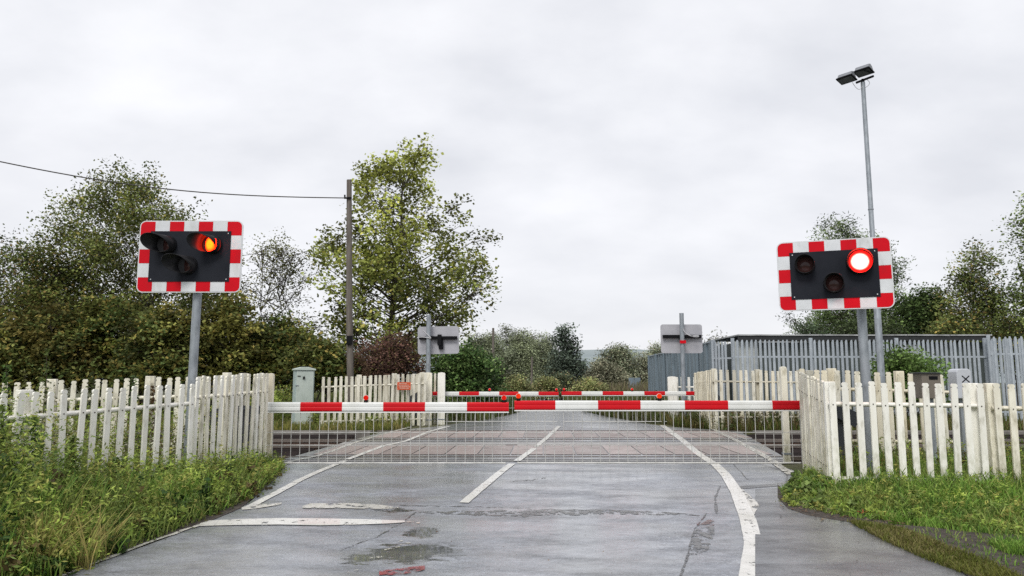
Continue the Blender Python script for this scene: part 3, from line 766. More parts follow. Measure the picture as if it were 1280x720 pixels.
signal('tilted red and white bordered signal on the right with one dazzling red-white lamp', 1083.5, YRt, (gz(YRt)-.05, W(1077, 345, YRt).z, -.02), (1042.5, 343), 1.46, .965, math.radians(-18), math.radians(-.3), math.radians(-23),
       [(-.375, .15, 'lens_off'), (-.012, -.13, 'lens_off'), (.335, .155, 'lens_white')], (.20, .09, 0))
def back_signal(label, pxp, ytop, Y, box, kind):
    p = W(pxp, 480, Y)
    t = thing('crossing_signal', label, 'traffic signal', (p.x, Y, .2), group='red light signals beside the crossing')
    mb = MB(); H = W(pxp, ytop, Y).z-.2
    mb.tube([(0, 0, 0), (-.005, 0, H)], .075, 12); mb.build('post', 'galv', t)
    a = W(box[0], box[1], Y+.2); b = W(box[2], box[3], Y+.2); c = (a+b)/2-Vector((p.x, Y, .2)); w = b.x-a.x; h = a.z-b.z
    mb = MB(); mb.prism(rrect(w, h, .08), .0, .02); mb.build('backing_board', 'board_back', t, c, (0, math.radians(-1.2 if kind else 0), 0))
    mb = MB(); mb.box((c.x, .12, c.z+.07), (w*.92, .10, .11)); mb.box((c.x+(.05 if kind else 0), .10, c.z), (.13, .12, .36) if kind else (.12, .14, .55)) 
    if kind: mb.box((c.x+.1, .12, c.z-.13), (.14, .1, .36))
    mb.build('lamp_housing', 'black', t)
    mb = MB(); pts = []
    s = -1 if kind else 1
    for i in range(15):
        u = i/14*1.5*PI; pts.append((s*(.28-.26*math.cos(u)) if not kind else -.2+.28*math.sin(u*.8), -.09, c.z+.32-.38*(i/14)-.12*math.sin(u)))
    mb.tube(pts, .018, 6); mb.build('cable_loop', 'cable_grey', t)
    if not kind:
        mb = MB(); mb.box((0, -.08, c.z-.12), (.2, .04, .10)); mb.build('clamp', 'red_sign', t)
back_signal('grey back of the far left signal above the cream fence', 535, 393.5, 24.6, (522.5, 408, 573.5, 442.5), 1)
back_signal('grey back of the far right signal with a looped cable', 854.5, 391.5, 25.0, (825.5, 405.5, 878.5, 441.5), 0)

# ------------------------------------------------------------------ lamp post
YP = 21.5
pb = W(1102.5, 480, YP); pt_ = W(1078.5, 103, YP)
t = thing('street_lamp', 'tall galvanised lamp post with two dark floodlight heads above the right signal', 'lamp post', (pb.x, YP, .2))
zt = pt_.z-.2; dx = pt_.x-pb.x
mb = MB(); mb.tube([(0, 0, 0), (dx*.35, 0, zt*.38), (dx*.36, 0, zt*.385), (dx*.97, 0, zt)], [.10, .092, .072, .062], 14); mb.build('pole', 'galv', t)
mb = MB()
for f in (.12, .62): mb.tube([(dx*f, 0, zt*f), (dx*f, 0, zt*f+.03)], .108 if f < .3 else .080, 14)
mb.build('collar', 'galv', t)
mb = MB(); mb.tube([(dx-.22, -.05, zt-.03), (dx+.32, -.02, zt+.19)], .035, 8); mb.tube([(dx*.97, 0, zt-.05), (dx*.97, -.02, zt+.1)], .05, 8); mb.build('cross_arm', 'black', t)
for hx, hz in ((-.53, .05), (.0, .28)):
    R = (Matrix.Rotation(math.radians(-5), 3, 'X') @ Matrix.Rotation(math.radians(46), 3, 'Z')).to_euler()
    mb = MB(); mb.prism([(-.235, -.235), (.235, -.235), (.235, .235), (-.235, .235)], -.022, .022, fn=lambda q: Vector((q.x, q.z, q.y)))
    hd = mb.build('lamp_head', 'black', t, (dx+hx, -.1, zt+hz), R, bevel=.01)
    mb = MB(); mb.box((0, 0, -.025), (.40, .40, .006)); mb.build('glass', 'glass_dark', hd)
    mb = MB(); mb.prism([(-.22, .0), (.24, .0), (.24, .09), (.16, .17), (.04, .20), (-.10, .14)], -.2, .2, fn=lambda q: Vector((q.x, q.y, q.z+.03))); mb.build('housing', 'head_grey', hd, bevel=.02)
mb = MB()
mb.tube([(dx-.34+.38*i/8, -.05, zt-.02-.22*math.sin(PI*i/8)) for i in range(9)], .008, 5); mb.tube([(dx+.05+.14*math.sin(PI*i/8), -.03, zt+.12-.3*i/8) for i in range(9)], .008, 5)
mb.build('cable', 'cable_grey', t)

# ------------------------------------------------------------------ utility pole and wires
YU = 27.2
pu = W(440, 480, YU); tu = W(436.5, 225, YU)
t = thing('utility_pole', 'weathered timber utility pole in front of the poplar', 'utility pole', (pu.x, YU, .1))
mb = MB(); H = tu.z-.1; d = tu.x-pu.x
mb.tube([(0, 0, 0), (d*.6, 0, H*.5), (d, 0, H)], [.135, .118, .095], 12); mb.build('pole', 'pole_wood', t)
mb = MB(); mb.box((d, -.12, H-.72), (.28, .06, .06)); mb.box((d-.12, -.12, H-.66), (.05, .05, .12)); mb.build('insulator_bracket', 'black', t)
mb = MB(); mb.box((d*.3, -.17, H*.33), (.20, .1, .32)); mb.build('junction_box', 'black', t)
mb = MB(); A = W(434, 247.5, YU-.15); B = W(-110, 178, YU-5)
pts = []
for i in range(25):
    u = i/24; q = A.lerp(B, u); q.z -= .55*math.sin(PI*u)*.9; pts.append(q)
mb.tube(pts, .020, 6); o = mb.build('overhead_wire', 'wire'); tag(o, 'black overhead wire running left from the timber utility pole', 'wire')
for px, ty, Y, lx, lb, r in ((616.5, 410, 62, 0, 'tall slim far pole left of the birches', .13), (664, 446, 80, 1.0, 'leaning dark far pole in front of the birches', .13), (699.5, 461, 75, 0, 'short thin pale pole beyond the far barrier tips', .07)):
    p = W(px, 495, Y); q = W(px+lx, ty, Y); mb = MB()
    mb.tube([(0, 0, 0), ((q.x-p.x)*.6, 0, (q.z-.1)*.5), (q.x-p.x, 0, q.z-.1)], [r, r*.9, r*.7], 8)
    if r > .1: mb.box((q.x-p.x, 0, q.z-.6), (.5 if lx == 0 else .3, .08, .08))
    tag(mb.build('distant_pole', 'pole_wood' if r > .1 else 'galv', None, (p.x, Y, .1)), lb, 'pole')

# ------------------------------------------------------------------ cabinets
# pale green location cabinet
Yc = 22.6; a = W(366, 462, Yc); b = W(394, 462, Yc)
t = thing('equipment_cabinet', 'tall pale green trackside cabinet with a shallow peaked lid', 'cabinet', ((a.x+b.x)/2, Yc, .2), math.radians(28))
H = W(380, 463, Yc).z-.2; w, dd = .56, .34
mb = MB(); mb.box((0, 0, H/2), (w, dd, H)); mb.build('body', 'cab_side', t, bevel=.01)
mb = MB(); mb.box((0, -dd/2-.012, H/2+.03), (w-.06, .022, H-.12)); dr = mb.build('door', 'cab_green', t, bevel=.006)
mb = MB(); mb.box((-.04, -dd/2-.04, H*.87), (.05, .03, .08)); mb.box((-.18, -dd/2-.03, H*.9), (.09, .02, .02)); mb.build('handle', 'black', dr)
mb = MB(); mb.box((-.24, -dd/2-.03, H*.74), (.1, .02, .02)); mb.build('hinge', 'galv', dr)
mb = MB(); mb.prism([(-w/2-.03, 0), (w/2+.03, 0), (w/2+.03, .04), (.1, .10), (-.1, .10), (-w/2-.03, .04)], -dd/2-.05, dd/2+.03); mb.build('lid', 'cab_green', t, (0, 0, H), bevel=.008)
mb = MB(); mb.box((0, 0, .06), (w+.08, dd+.08, .14)); mb.build('plinth', 'concrete', t)
# brown box on post behind right fence
Yc = 11.6; a = W(1144.5, 467, Yc); b = W(1170, 498, Yc); w = b.x-a.x; h = a.z-b.z
t = thing('control_box', 'brown-grey metal box with a dark slot on a post behind the right fence', 'control box', ((a.x+b.x)/2, Yc, .15))
mb = MB(); mb.box((.02, 0, b.z-.15+h/2), (w, .26, h)); mb.build('body', 'cab_brown', t, bevel=.008)
mb = MB(); mb.box((.0, 0, a.z-.15+.008), (w+.05, .32, .018)); mb.build('lid', 'machine', t, bevel=.004)
mb = MB(); mb.box((.05, -.135, a.z-.15-.065), (.13, .014, .05)); mb.build('slot', 'black', t, bevel=.003)
mb = MB(); mb.box((.02, 0, (b.z-.15)/2), (.11, .11, b.z-.15)); mb.build('post', 'galv', t)
# pale box with X
a = W(1189.5, 461, Yc); b = W(1210.5, 498, Yc); w = b.x-a.x; h = a.z-b.z
t = thing('telephone_box', 'pale grey round-topped trackside box marked with a black X', 'telephone box', ((a.x+b.x)/2, Yc, .15))
zc = (a.z+b.z)/2-.15
mb = MB(); mb.prism([(-w/2, -h/2), (w/2, -h/2), (w/2, h/2-.05), (w/2-.015, h/2-.015), (w/2-.05, h/2), (-w/2+.05, h/2), (-w/2+.015, h/2-.015), (-w/2, h/2-.05)], -.12, .12); mb.build('body', 'cab_white', t, (0, 0, zc), bevel=.012)
mb = MB()
for s in (1, -1): mb.box((.02, -.124, zc+.07), (.15, .004, .014), Matrix.Rotation(s*math.radians(42), 3, 'Y'))
mb.build('cross_mark', 'black', t)
mb = MB()
for z, ww in ((-.02, .07), (-.045, .10), (-.065, .085)): mb.box((.02, -.123, zc+z), (ww, .003, .006))
mb.build('small_print', 'galv', t)
mb = MB(); mb.box((0, 0, (zc-h/2)/2), (.08, .08, zc-h/2)); mb.build('post', 'galv', t)
# dark equipment behind near right fence corner
# blue-grey sign backs far away
p = W(786, 474.5, 60); q = W(801, 496, 60)
t = thing('road_sign', 'small blue-grey double sign panel beyond the far right barrier', 'road sign', ((p.x+q.x)/2, 60, .1))
for s in (-1, 1):
    mb = MB(); mb.box((s*.25, s*.06, 1.15), (.46, .05, 1.2), Matrix.Rotation(s*.2, 3, 'Z')); mb.build('panel', 'steel_blue', t)
mb = MB(); mb.tube([(0, 0, 0), (0, 0, p.z-.1)], .05, 8); mb.build('post', 'galv', t)
# ------------------------------------------------------------------ right yard: steel wall, shed, palisade
A = W(893, 427, 26.6); B = W(812.5, 445.5, 43)
d = Vector((B.x-A.x, B.y-A.y, 0)); L = d.length; ang = math.atan2(d.y, d.x)
t = thing('steel_hoarding', 'blue-grey sheet steel hoarding receding behind the far right signal', 'steel wall', (A.x, A.y, .1), ang)
mb = MB(); npan = 40
for i in range(npan):
    u0 = i/npan; u1 = (i+1)/npan; ph = (i % 2)*.05
    za = (A.z+(B.z-A.z)*u0)-.1; zb_ = (A.z+(B.z-A.z)*u1)-.1
    x0, x1 = L*u0, L*u1; k = .05
    vs = [(x0, ph, 0), (x1-k, ph, 0), (x1-k, ph, zb_), (x0, ph, za), (x1, .05-ph, 0), (x1, .05-ph, zb_)]
    mb.add(vs, [(0, 1, 2, 3), (1, 4, 5, 2)])
mb.build('sheet', 'steel_blue', t)
for i in range(7):
    mb = MB(); u = i/6; h = A.z+(B.z-A.z)*u-.05; mb.box((0, 0, h/2), (.09, .09, h)); mb.build('post', 'steel_blue', t, (L*u, .09, 0))
mb = MB(); mb.box((L/2, .02, 0), (L, .1, .05)); o = mb.build('capping', 'galv_light', t, (0, 0, (A.z+B.z)/2-.09)); o.rotation_euler = (0, -math.atan2(B.z-A.z, L), 0)
mb = MB(); mb.box((0, 3.0, 1.3), (.1, 6, 2.7)); 
mb.build('return_sheet', 'steel_blue', t, (L, -.1, 0), (0, 0, PI))
# shed
YS = 28.5; x0 = W(919, 425, YS).x; x1 = W(1234, 425, YS).x; zt = W(1000, 419.5, YS).z
t = thing('lean_to_shed', 'long low dark shed with a flat pale-edged roof behind the palisade', 'shed', ((x0+x1)/2, YS, .1))
w = x1-x0
mb = MB(); mb.box((0, 2.0, (zt-.35)/2), (w-.3, 4, zt-.35)); mb.build('wall', 'shed_wall', t)
mb = MB(); n = 6
for i in range(n): mb.box((-w/2+w/n*(i+.5), 1.9, zt-.1), (w/n-.04, 4.5, .05), Matrix.Rotation(-.006*(1 if i % 2 else -1), 3, 'Y'))
mb.build('roof', 'shed_roof', t)
mb = MB(); mb.box((0, -.28, zt-.22), (w-.05, .06, .18)); mb.build('fascia', 'shed_dark', t)
mb = MB(); mb.box((-w/2+.35, -.05, (zt-.4)/2+.02), (.95, .06, zt-.3)); mb.build('pale_panel', 'shed_pale', t)
mb = MB(); mb.box((w*.18, -.03, zt-.8), (1.0, .04, .7)); mb.build('sheet_patch', 'shed_pale', t)
# palisade
def pale_mesh(h):
    mb = MB(); a = .046; pf = [(-a, .012), (-a*.45, -.012), (a*.45, -.012), (a, .012)]
    tops = [h-.09, h-.01, h-.01, h-.09]
    vs = [(x, y, 0) for x, y in pf]+[(x, y, z) for (x, y), z in zip(pf, tops)]+[(x, y+.004, 0) for x, y in pf]+[(x, y+.004, z) for (x, y), z in zip(pf, tops)]
    mb.add(vs, [(i, i+1, i+5, i+4) for i in range(3)]+[(i+9, i+8, i+12, i+13) for i in range(3)]+[(4, 5, 13, 12), (5, 6, 14, 13), (6, 7, 15, 14), (0, 4, 12, 8), (7, 3, 11, 15)])
    return mb
def palisade(label, a, b, zt, posts, pitch=.158, seed=1):
    d = Vector((b[0]-a[0], b[1]-a[1], 0)); L = d.length
    t = thing('palisade_fence', label, 'palisade fence', (a[0], a[1], .2), math.atan2(d.y, d.x))
    n = int(L/pitch); first = None; rr = random.Random(seed); h = zt-.2
    for i in range(n):
        z = rr.uniform(-.01, .01); r = (0, rr.gauss(0, .004), rr.gauss(0, .05))
        if first is None: first = pale_mesh(h).build('pale', 'galv_light', t, (i*pitch, -.03, z), r)
        else:
            o = first.copy(); C.objects.link(o); o.parent = t; o.location = (i*pitch, -.03, z); o.rotation_euler = r
    for z in (.35, h-.6):
        mb = MB(); mb.box((L/2, 0, z), (L, .05, .06)); mb.build('rail', 'galv_light', t)
    for p_ in posts:
        mb = MB(); mb.box((L*p_, .05, h/2+.03), (.11, .07, h+.06)); mb.build('post', 'galv_light', t)
YPa = 26.0
palisade('long grey steel palisade fence in front of the dark shed', (X(918, YPa), YPa), (X(1236, YPa), YPa), W(1000, 424.5, YPa).z, (0, .31, .65, 1.0))
palisade('short grey palisade run between the shed corner and the blue-grey wall', (X(893, 26.4), 26.5), (X(916, YPa), YPa), W(905, 426, YPa).z, (0,), .13, 2)
palisade('grey palisade fence right of the shed with open sky behind', (X(1240, YPa-.3), YPa-.3), (X(1370, YPa-1.5), YPa-1.5), W(1250, 421.5, YPa).z, (0, .9), .158, 3)
palisade('second grey palisade line standing behind the right-hand one', (X(1238, 28.2), 28.2), (X(1380, 28.6), 28.6), W(1250, 423, 28.2).z, (0, .5), .158, 4)

# ------------------------------------------------------------------ foliage
def cloud_mesh(name, cen, size, col, mat, parent=None, loc=(0, 0, 0), seed=0, aspect=.6, droop=0.0):
    rs = np.random.RandomState(seed); n = len(cen)
    a = rs.normal(size=(n, 3)); a[:, 2] = a[:, 2]*.55-droop; a /= np.linalg.norm(a, axis=1)[:, None]
    b = np.cross(a, rs.normal(size=(n, 3))*.55+np.array([0, 0, .8])); b /= np.linalg.norm(b, axis=1)[:, None]
    s = size[:, None]
    V = np.empty((n, 4, 3)); V[:, 0] = cen-a*s*.5; V[:, 1] = cen+b*s*.5*aspect; V[:, 2] = cen+a*s*.5; V[:, 3] = cen-b*s*.5*aspect
    me = bpy.data.meshes.new(name); me.vertices.add(4*n); me.loops.add(4*n); me.polygons.add(n)
    me.vertices.foreach_set('co', V.ravel()); me.loops.foreach_set('vertex_index', np.arange(4*n))
    me.polygons.foreach_set('loop_start', np.arange(0, 4*n, 4)); me.polygons.foreach_set('loop_total', np.full(n, 4))
    me.update(calc_edges=True)
    ca = me.color_attributes.new('Col', 'FLOAT_COLOR', 'POINT')
    cc = np.ones((n, 4, 4)); cc[:, :, :3] = col[:, None, :]
    ca.data.foreach_set('color', cc.ravel()); me.materials.append(M[mat])
    o = bpy.data.objects.new(name, me); C.objects.link(o); o.location = loc
    if parent: o.parent = parent
    return o
def tree(name, label, cat, Y, base_px, env, leaf=.12, nclump=70, ntip=9, nleaf=22, c1=(.08, .10, .03), c2=(.05, .07, .02), c3=None, seed=1, stems=1, trunk_r=.16, sig=.34, csig=.6, bark='bark', matl='leaf', depth=.75, hole=.0, aspect=.6, group=None, base_z=.15, twigr=.012, topcol=None, droop=0.0, limb_n=None, parts=True, blow=0.0):
    rs = np.random.RandomState(seed)
    bz = base_z; bp = W(base_px, 480, Y); bx0 = bp.x
    lv = []
    for py, pl, pr__ in env:
        a = W(pl, py, Y); b = W(pr__, py, Y); lv.append(((a.z-bz-csig*.75), (a.x+b.x)/2-bx0, max(.15, (b.x-a.x)/2-csig*.6)))
    lv.sort(); zs = np.array([l[0] for l in lv]); cx = np.array([l[1] for l in lv]); rr = np.array([l[2] for l in lv])
    zmin, zmax = zs[0], zs[-1]
    # clump centres
    cl = []
    k = 0
    zz = np.linspace(zmin, zmax, 60); wts = np.interp(zz, zs, rr)**1.2+.15; wts /= wts.sum()
    while len(cl) < nclump:
        z = rs.choice(zz, p=wts)+rs.uniform(-.1, .1); r = np.interp(z, zs, rr); c = np.interp(z, zs, cx)
        th = rs.uniform(0, 2*PI); q = (rs.uniform(0, 1)**.42)
        q *= .93
        wob = 1+.13*math.sin(3*th+z*1.3+seed)
        x = c+r*q*math.cos(th)*wob; y = r*depth*q*math.sin(th)*wob
        if abs(x-c) > r: x = c+math.copysign(r*.97, x-c)
        cl.append((x, y, z, q))
    cl = np.array(cl)
    H = zmax
    t = thing(name, label, cat, (bx0, Y, bz), 0, group)
    mb = MB()
    # stems and limbs
    stemtops = []
    for s in range(stems):
        if stems == 1: tx, ty, sx, sy = np.interp(H*.8, zs, cx), 0, 0, 0
        else:
            tx = np.interp(H*.6, zs, cx)+rs.uniform(-1, 1)*np.interp(H*.6, zs, rr)*.6; ty = rs.uniform(-.5, .5)*rr.max()*depth
            sx = rs.uniform(-.5, .5)*rr.mean()*.9; sy = rs.uniform(-.3, .3)*rr.mean()
        pts = []; th = H*(.92 if stems == 1 else rs.uniform(.55, .85))
        for i in range(9):
            u = i/8; pts.append((sx+(tx-sx)*u**1.3+(rs.uniform(-.08, .08) if 0 < i < 8 else 0)*H*.03*4, sy+(ty-sy)*u, th*u))
        r0 = trunk_r*(1 if stems == 1 else rs.uniform(.4, .8))
        mb.tube(pts, [r0*(1-.88*(i/8)**.8) for i in range(9)], 7, cap=False); stemtops.append((np.array(pts), r0, th))
    tips = []; tb = []
    for ci, (x, y, z, q) in enumerate(cl):
        P, r0, th = stemtops[rs.randint(len(stemtops))]
        zc_ = max(th*.12, min(th*.93, z-.55*math.hypot(x-np.interp(z, P[:, 2], P[:, 0]), y)-rs.uniform(0, .4)))
        s0 = np.array([np.interp(zc_, P[:, 2], P[:, 0]), np.interp(zc_, P[:, 2], P[:, 1]), zc_])
        e = np.array([x, y, z]); mid = (s0+e)/2+np.array([rs.uniform(-.2, .2), rs.uniform(-.2, .2), -.06*np.linalg.norm(e-s0)])
        rb = max(twigr*1.5, r0*.28*(1-zc_/th*.6))*(.6+.4*rs.rand())
        mb.tube([s0, (s0*.6+mid*.4), mid, (mid*.5+e*.5)+rs.uniform(-.08, .08, 3), e], [rb, rb*.8, rb*.6, rb*.4, twigr], 5, cap=False)
        bright = rs.choice([.42, .65, .95, 1.25, 1.6])*rs.uniform(.85, 1.15); cmix = rs.rand()
        for j in range(ntip):
            tp = e+np.clip(rs.normal(size=3), -1.5, 1.5)*csig*np.array([1, 1, .8]); tp[0] += blow*rs.rand()
            if twigr and j < 5: mb.tube([e+(mid-e)*rs.uniform(0, .4), (e+tp)/2+rs.uniform(-.06, .06, 3), tp], [twigr, twigr*.8, twigr*.5], 3, cap=False)
            tips.append(tp); tb.append((bright*rs.uniform(.8, 1.2), cmix+rs.uniform(-.2, .2)))
    mb.build('trunk', bark, t)
    tips = np.array(tips); tb = np.array(tb)
    idx = np.repeat(np.arange(len(tips)), nleaf)
    cen = tips[idx]+np.clip(rs.normal(size=(len(idx), 3)), -1.6, 1.6)*sig*np.array([1, 1, .75])
    keep = cen[:, 2] > .15; cen = cen[keep]; idx = idx[keep]
    n = len(cen); f = np.clip(tb[idx, 1]+rs.uniform(-.15, .15, n), 0, 1)[:, None]
    col = np.array(c1)*f+np.array(c2)*(1-f)
    if c3 is not None:
        m3 = rs.rand(n) < .14; col[m3] = np.array(c3)
    if topcol is not None:
        u = np.clip((cen[:, 2]/zmax-.45)/.5, 0, 1)[:, None]*.8; col = col*(1-u)+np.array(topcol)*u
    col = col*1.9*tb[idx, 0][:, None]*rs.uniform(.85, 1.15, n)[:, None]
    col = np.clip(col, .004, 1)
    size = leaf*rs.uniform(.6, 1.35, n)
    cloud_mesh('crown', cen, size, col, matl, t, seed=seed+1, aspect=aspect, droop=droop)
    return t
OL1, OL2, OLb = (.085, .10, .034), (.045, .06, .022), (.14, .11, .035)
tree('willow_tree', 'big airy olive willow behind the left signal, its top crossing the wire', 'tree', 34, 165,
     [(208, 150, 180), (222, 112, 215), (245, 88, 240), (270, 75, 282), (300, 48, 292), (340, 30, 305), (390, 10, 312), (440, 20, 300)], leaf=.135, nclump=170, ntip=12, nleaf=30, c1=(.11, .125, .035), c2=(.055, .07, .022), c3=(.16, .14, .045), seed=11, stems=3, trunk_r=.3, sig=.26, csig=.55, twigr=.016, droop=.5)
tree('willow_tree', 'rounded olive tree at the far left edge of the picture', 'tree', 31, 20,
     [(300, 5, 45), (318, -30, 75), (345, -70, 105), (400, -110, 130), (450, -110, 130)], leaf=.13, nclump=140, ntip=11, nleaf=30, c1=(.10, .115, .032), c2=(.045, .062, .02), c3=(.15, .11, .04), seed=12, stems=3, trunk_r=.22, sig=.27, csig=.5, twigr=.014)
tree('alder_tree', 'thin half-bare tree between the left signal and the utility pole', 'tree', 37, 362,
     [(292, 345, 362), (305, 312, 380), (330, 302, 395), (365, 300, 402), (400, 300, 408), (440, 310, 410)], leaf=.12, nclump=58, ntip=9, nleaf=15, c1=(.11, .11, .04), c2=(.06, .065, .03), seed=13, stems=4, trunk_r=.15, sig=.26, csig=.5, twigr=.018)
tree('poplar_tree', 'tall loose poplar with yellow-green top behind the utility pole', 'tree', 37, 484,
     [(184, 538, 562), (192, 446, 568), (208, 432, 578), (230, 424, 588), (252, 416, 594), (275, 400, 610), (300, 390, 612), (325, 384, 618), (345, 386, 630), (365, 388, 622), (390, 394, 606), (412, 404, 584), (436, 418, 560)], leaf=.175, nclump=160, ntip=8, nleaf=19, c1=(.16, .18, .045), c2=(.085, .10, .03), c3=(.20, .18, .05), seed=14, trunk_r=.24, sig=.25, csig=.45, twigr=.014, topcol=(.21, .225, .055), aspect=.8)
hedges = [(-35, 400, -110, 55, (.10, .09, .03), 'dark olive hedge bush at the left edge'), (60, 385, 5, 125, (.12, .09, .032), 'brownish hedge bush left of the left signal'),
          (135, 372, 80, 195, (.10, .095, .03), 'tall olive hedge bush just left of the signal post'), (205, 388, 150, 265, (.11, .095, .032), 'mid olive hedge bush behind the left signal post'),
          (285, 372, 225, 345, (.12, .10, .032), 'rounded ochre-green hedge bush right of the signal post'), (350, 392, 300, 405, (.10, .095, .03), 'olive hedge bush behind the pale green cabinet'), (402, 428, 360, 440, (.09, .085, .03), 'low dark hedge bush left of the utility pole')]
for i, (bp, top, l, r, c, lb) in enumerate(hedges):
    w = (r-l)
    tree('hedge_bush', lb, 'bush', 28+(i % 3)*.9, bp, [(top, bp-w*.14, bp+w*.16), (top+12, bp-w*.34, bp+w*.34), (top+35, l+4, r-4), (440, l, r), (470, l, r)], leaf=.165, nclump=95, ntip=8, nleaf=20, c1=(c[0]*1.15, c[1]*1.3, c[2]*1.05), c2=(.038, .056, .018), c3=(.15, .12, .035), seed=20+i, stems=5, trunk_r=.1, sig=.19, csig=.27, twigr=.01)
tree('bramble_bush', 'reddish-brown bush below the poplar behind the far left fence', 'bush', 31.5, 485,
     [(417, 462, 500), (428, 445, 520), (445, 432, 532), (470, 428, 540)], leaf=.11, nclump=90, ntip=8, nleaf=20, c1=(.12, .065, .05), c2=(.06, .035, .028), c3=(.09, .08, .03), seed=31, stems=6, trunk_r=.07, sig=.22, csig=.28, twigr=.01)
tree('bramble_bush', 'narrow reddish climber around the foot of the utility pole', 'bush', 28.2, 441,
     [(440, 434, 450), (452, 428, 456), (470, 422, 460)], leaf=.1, nclump=30, ntip=6, nleaf=16, c1=(.12, .075, .045), c2=(.06, .04, .026), seed=32, stems=3, trunk_r=.04, sig=.18, csig=.18, twigr=.008)
tree('laurel_bush', 'dense fresh green bush right of the far left signal', 'bush', 31, 585,
     [(433, 565, 592), (442, 548, 612), (458, 538, 624), (475, 532, 628), (490, 530, 628)], leaf=.13, nclump=110, ntip=8, nleaf=20, c1=(.075, .12, .035), c2=(.025, .05, .018), c3=(.12, .16, .06), seed=33, stems=5, trunk_r=.09, sig=.2, csig=.26, twigr=.008)
# right-hand trees
tree('willow_tree', 'windblown grey-green willow directly behind the right signal', 'tree', 42, 1075,
     [(268, 1038, 1052), (285, 1040, 1095), (305, 1040, 1120), (335, 1035, 1132), (365, 1030, 1138), (395, 1012, 1142), (415, 1000, 1150)], leaf=.18, nclump=170, ntip=10, nleaf=22, c1=(.13, .17, .065), c2=(.05, .075, .03), seed=41, stems=2, trunk_r=.25, sig=.28, csig=.45, twigr=.014, aspect=.35, droop=-.2, blow=-.9)
tree('willow_sapling', 'low arching willow branches at the left end of the shed roof', 'tree', 40, 1010,
     [(392, 990, 998), (402, 990, 1030), (418, 995, 1040)], leaf=.16, nclump=16, ntip=7, nleaf=15, c1=(.085, .115, .065), c2=(.04, .06, .035), seed=42, stems=2, trunk_r=.06, sig=.2, csig=.25, aspect=.3, blow=-.5)
tree('oak_tree', 'dark green round tree between the right signal and the birch', 'tree', 38, 1150,
     [(362, 1150, 1165), (372, 1130, 1180), (390, 1115, 1190), (420, 1110, 1195)], leaf=.16, nclump=80, ntip=8, nleaf=18, c1=(.075, .105, .035), c2=(.03, .05, .018), seed=43, stems=2, trunk_r=.16, sig=.24, csig=.3)
tree('birch_tree', 'pointed birch with pale trunk above the palisade at right', 'tree', 36, 1232,
     [(300, 1215, 1226), (318, 1200, 1236), (345, 1185, 1245), (375, 1178, 1252), (400, 1170, 1260), (425, 1165, 1265)], leaf=.14, nclump=110, ntip=8, nleaf=17, c1=(.13, .15, .045), c2=(.06, .08, .028), c3=(.17, .13, .045), seed=44, trunk_r=.15, sig=.24, csig=.36, bark='bark_pale')
tree('birch_tree', 'tall green birch cut by the right edge of the picture', 'tree', 34, 1300,
     [(240, 1285, 1310), (265, 1268, 1330), (300, 1262, 1345), (350, 1255, 1350), (400, 1250, 1350), (425, 1250, 1350)], leaf=.14, nclump=100, ntip=8, nleaf=15, c1=(.13, .16, .045), c2=(.06, .085, .028), seed=45, trunk_r=.18, sig=.26, csig=.42)
for i, (bp, top, l, r) in enumerate(((1195, 398, 1155, 1225), (1262, 396, 1222, 1310))):
    tree('hedge_bush', ['ochre-tinged bush below the pointed birch', 'dark ochre bush at right above the palisade'][i], 'bush', 33, bp, [(top, bp-10, bp+10), (top+10, l+8, r-8), (430, l, r), (455, l, r)], leaf=.13, nclump=60, ntip=8, nleaf=18, c1=(.11, .13, .04), c2=(.05, .065, .02), c3=(.17, .13, .04), seed=50+i, stems=4, trunk_r=.08, sig=.22, csig=.3)
tree('hedge_bush', 'dark evergreen bush behind the shed roof', 'bush', 36, 1085, [(400, 1060, 1110), (412, 1040, 1130), (440, 1030, 1140)], leaf=.13, nclump=60, ntip=8, nleaf=18, c1=(.06, .08, .035), c2=(.025, .035, .016), seed=53, stems=4, trunk_r=.08, sig=.22, csig=.3)
tree('elder_bush', 'bright green bush in front of the palisade fence', 'bush', 23.5, 1130,
     [(436, 1098, 1128), (446, 1090, 1170), (458, 1088, 1188), (475, 1090, 1190), (490, 1095, 1185)], leaf=.11, nclump=80, ntip=8, nleaf=16, c1=(.13, .20, .055), c2=(.06, .10, .03), seed=54, stems=7, trunk_r=.04, sig=.16, csig=.2, twigr=.006)
# background wood
hz = lambda c, k=.5: tuple(a*(1-k)+b*k for a, b in zip(c, (.17, .195, .155)))  # haze painted into far leaf colours: mixes them towards pale grey-green
bw = [(590, 415, 572, 612), (612, 416, 594, 632), (632, 410, 612, 655), (652, 414, 634, 672), (668, 410, 652, 684), (683, 416, 668, 700)]
for i, (bp, top, l, r) in enumerate(bw):
    lbs = ['pale birch at the left end of the distant row', 'wispy distant birch right of the slim far pole', 'bushy distant birch above the left far barrier', 'distant birch behind the leaning far pole', 'tallest distant birch near the dark pine', 'slim distant birch touching the dark pine']
    tree('distant_birch', lbs[i], 'tree', 84+(i % 3)*4, bp, [(top, bp-4, bp+4), (top+10, l+6, r-6), (440, l, r), (468, l, r), (486, l, r)], leaf=.18, nclump=95, ntip=9, nleaf=24, c1=hz((.15, .16, .055)), c2=hz((.08, .09, .04)), seed=60+i, stems=5, trunk_r=.22, sig=.4, csig=.45, bark='bark_pale', matl='leaf_far', twigr=.03, group='birches in the distant row')
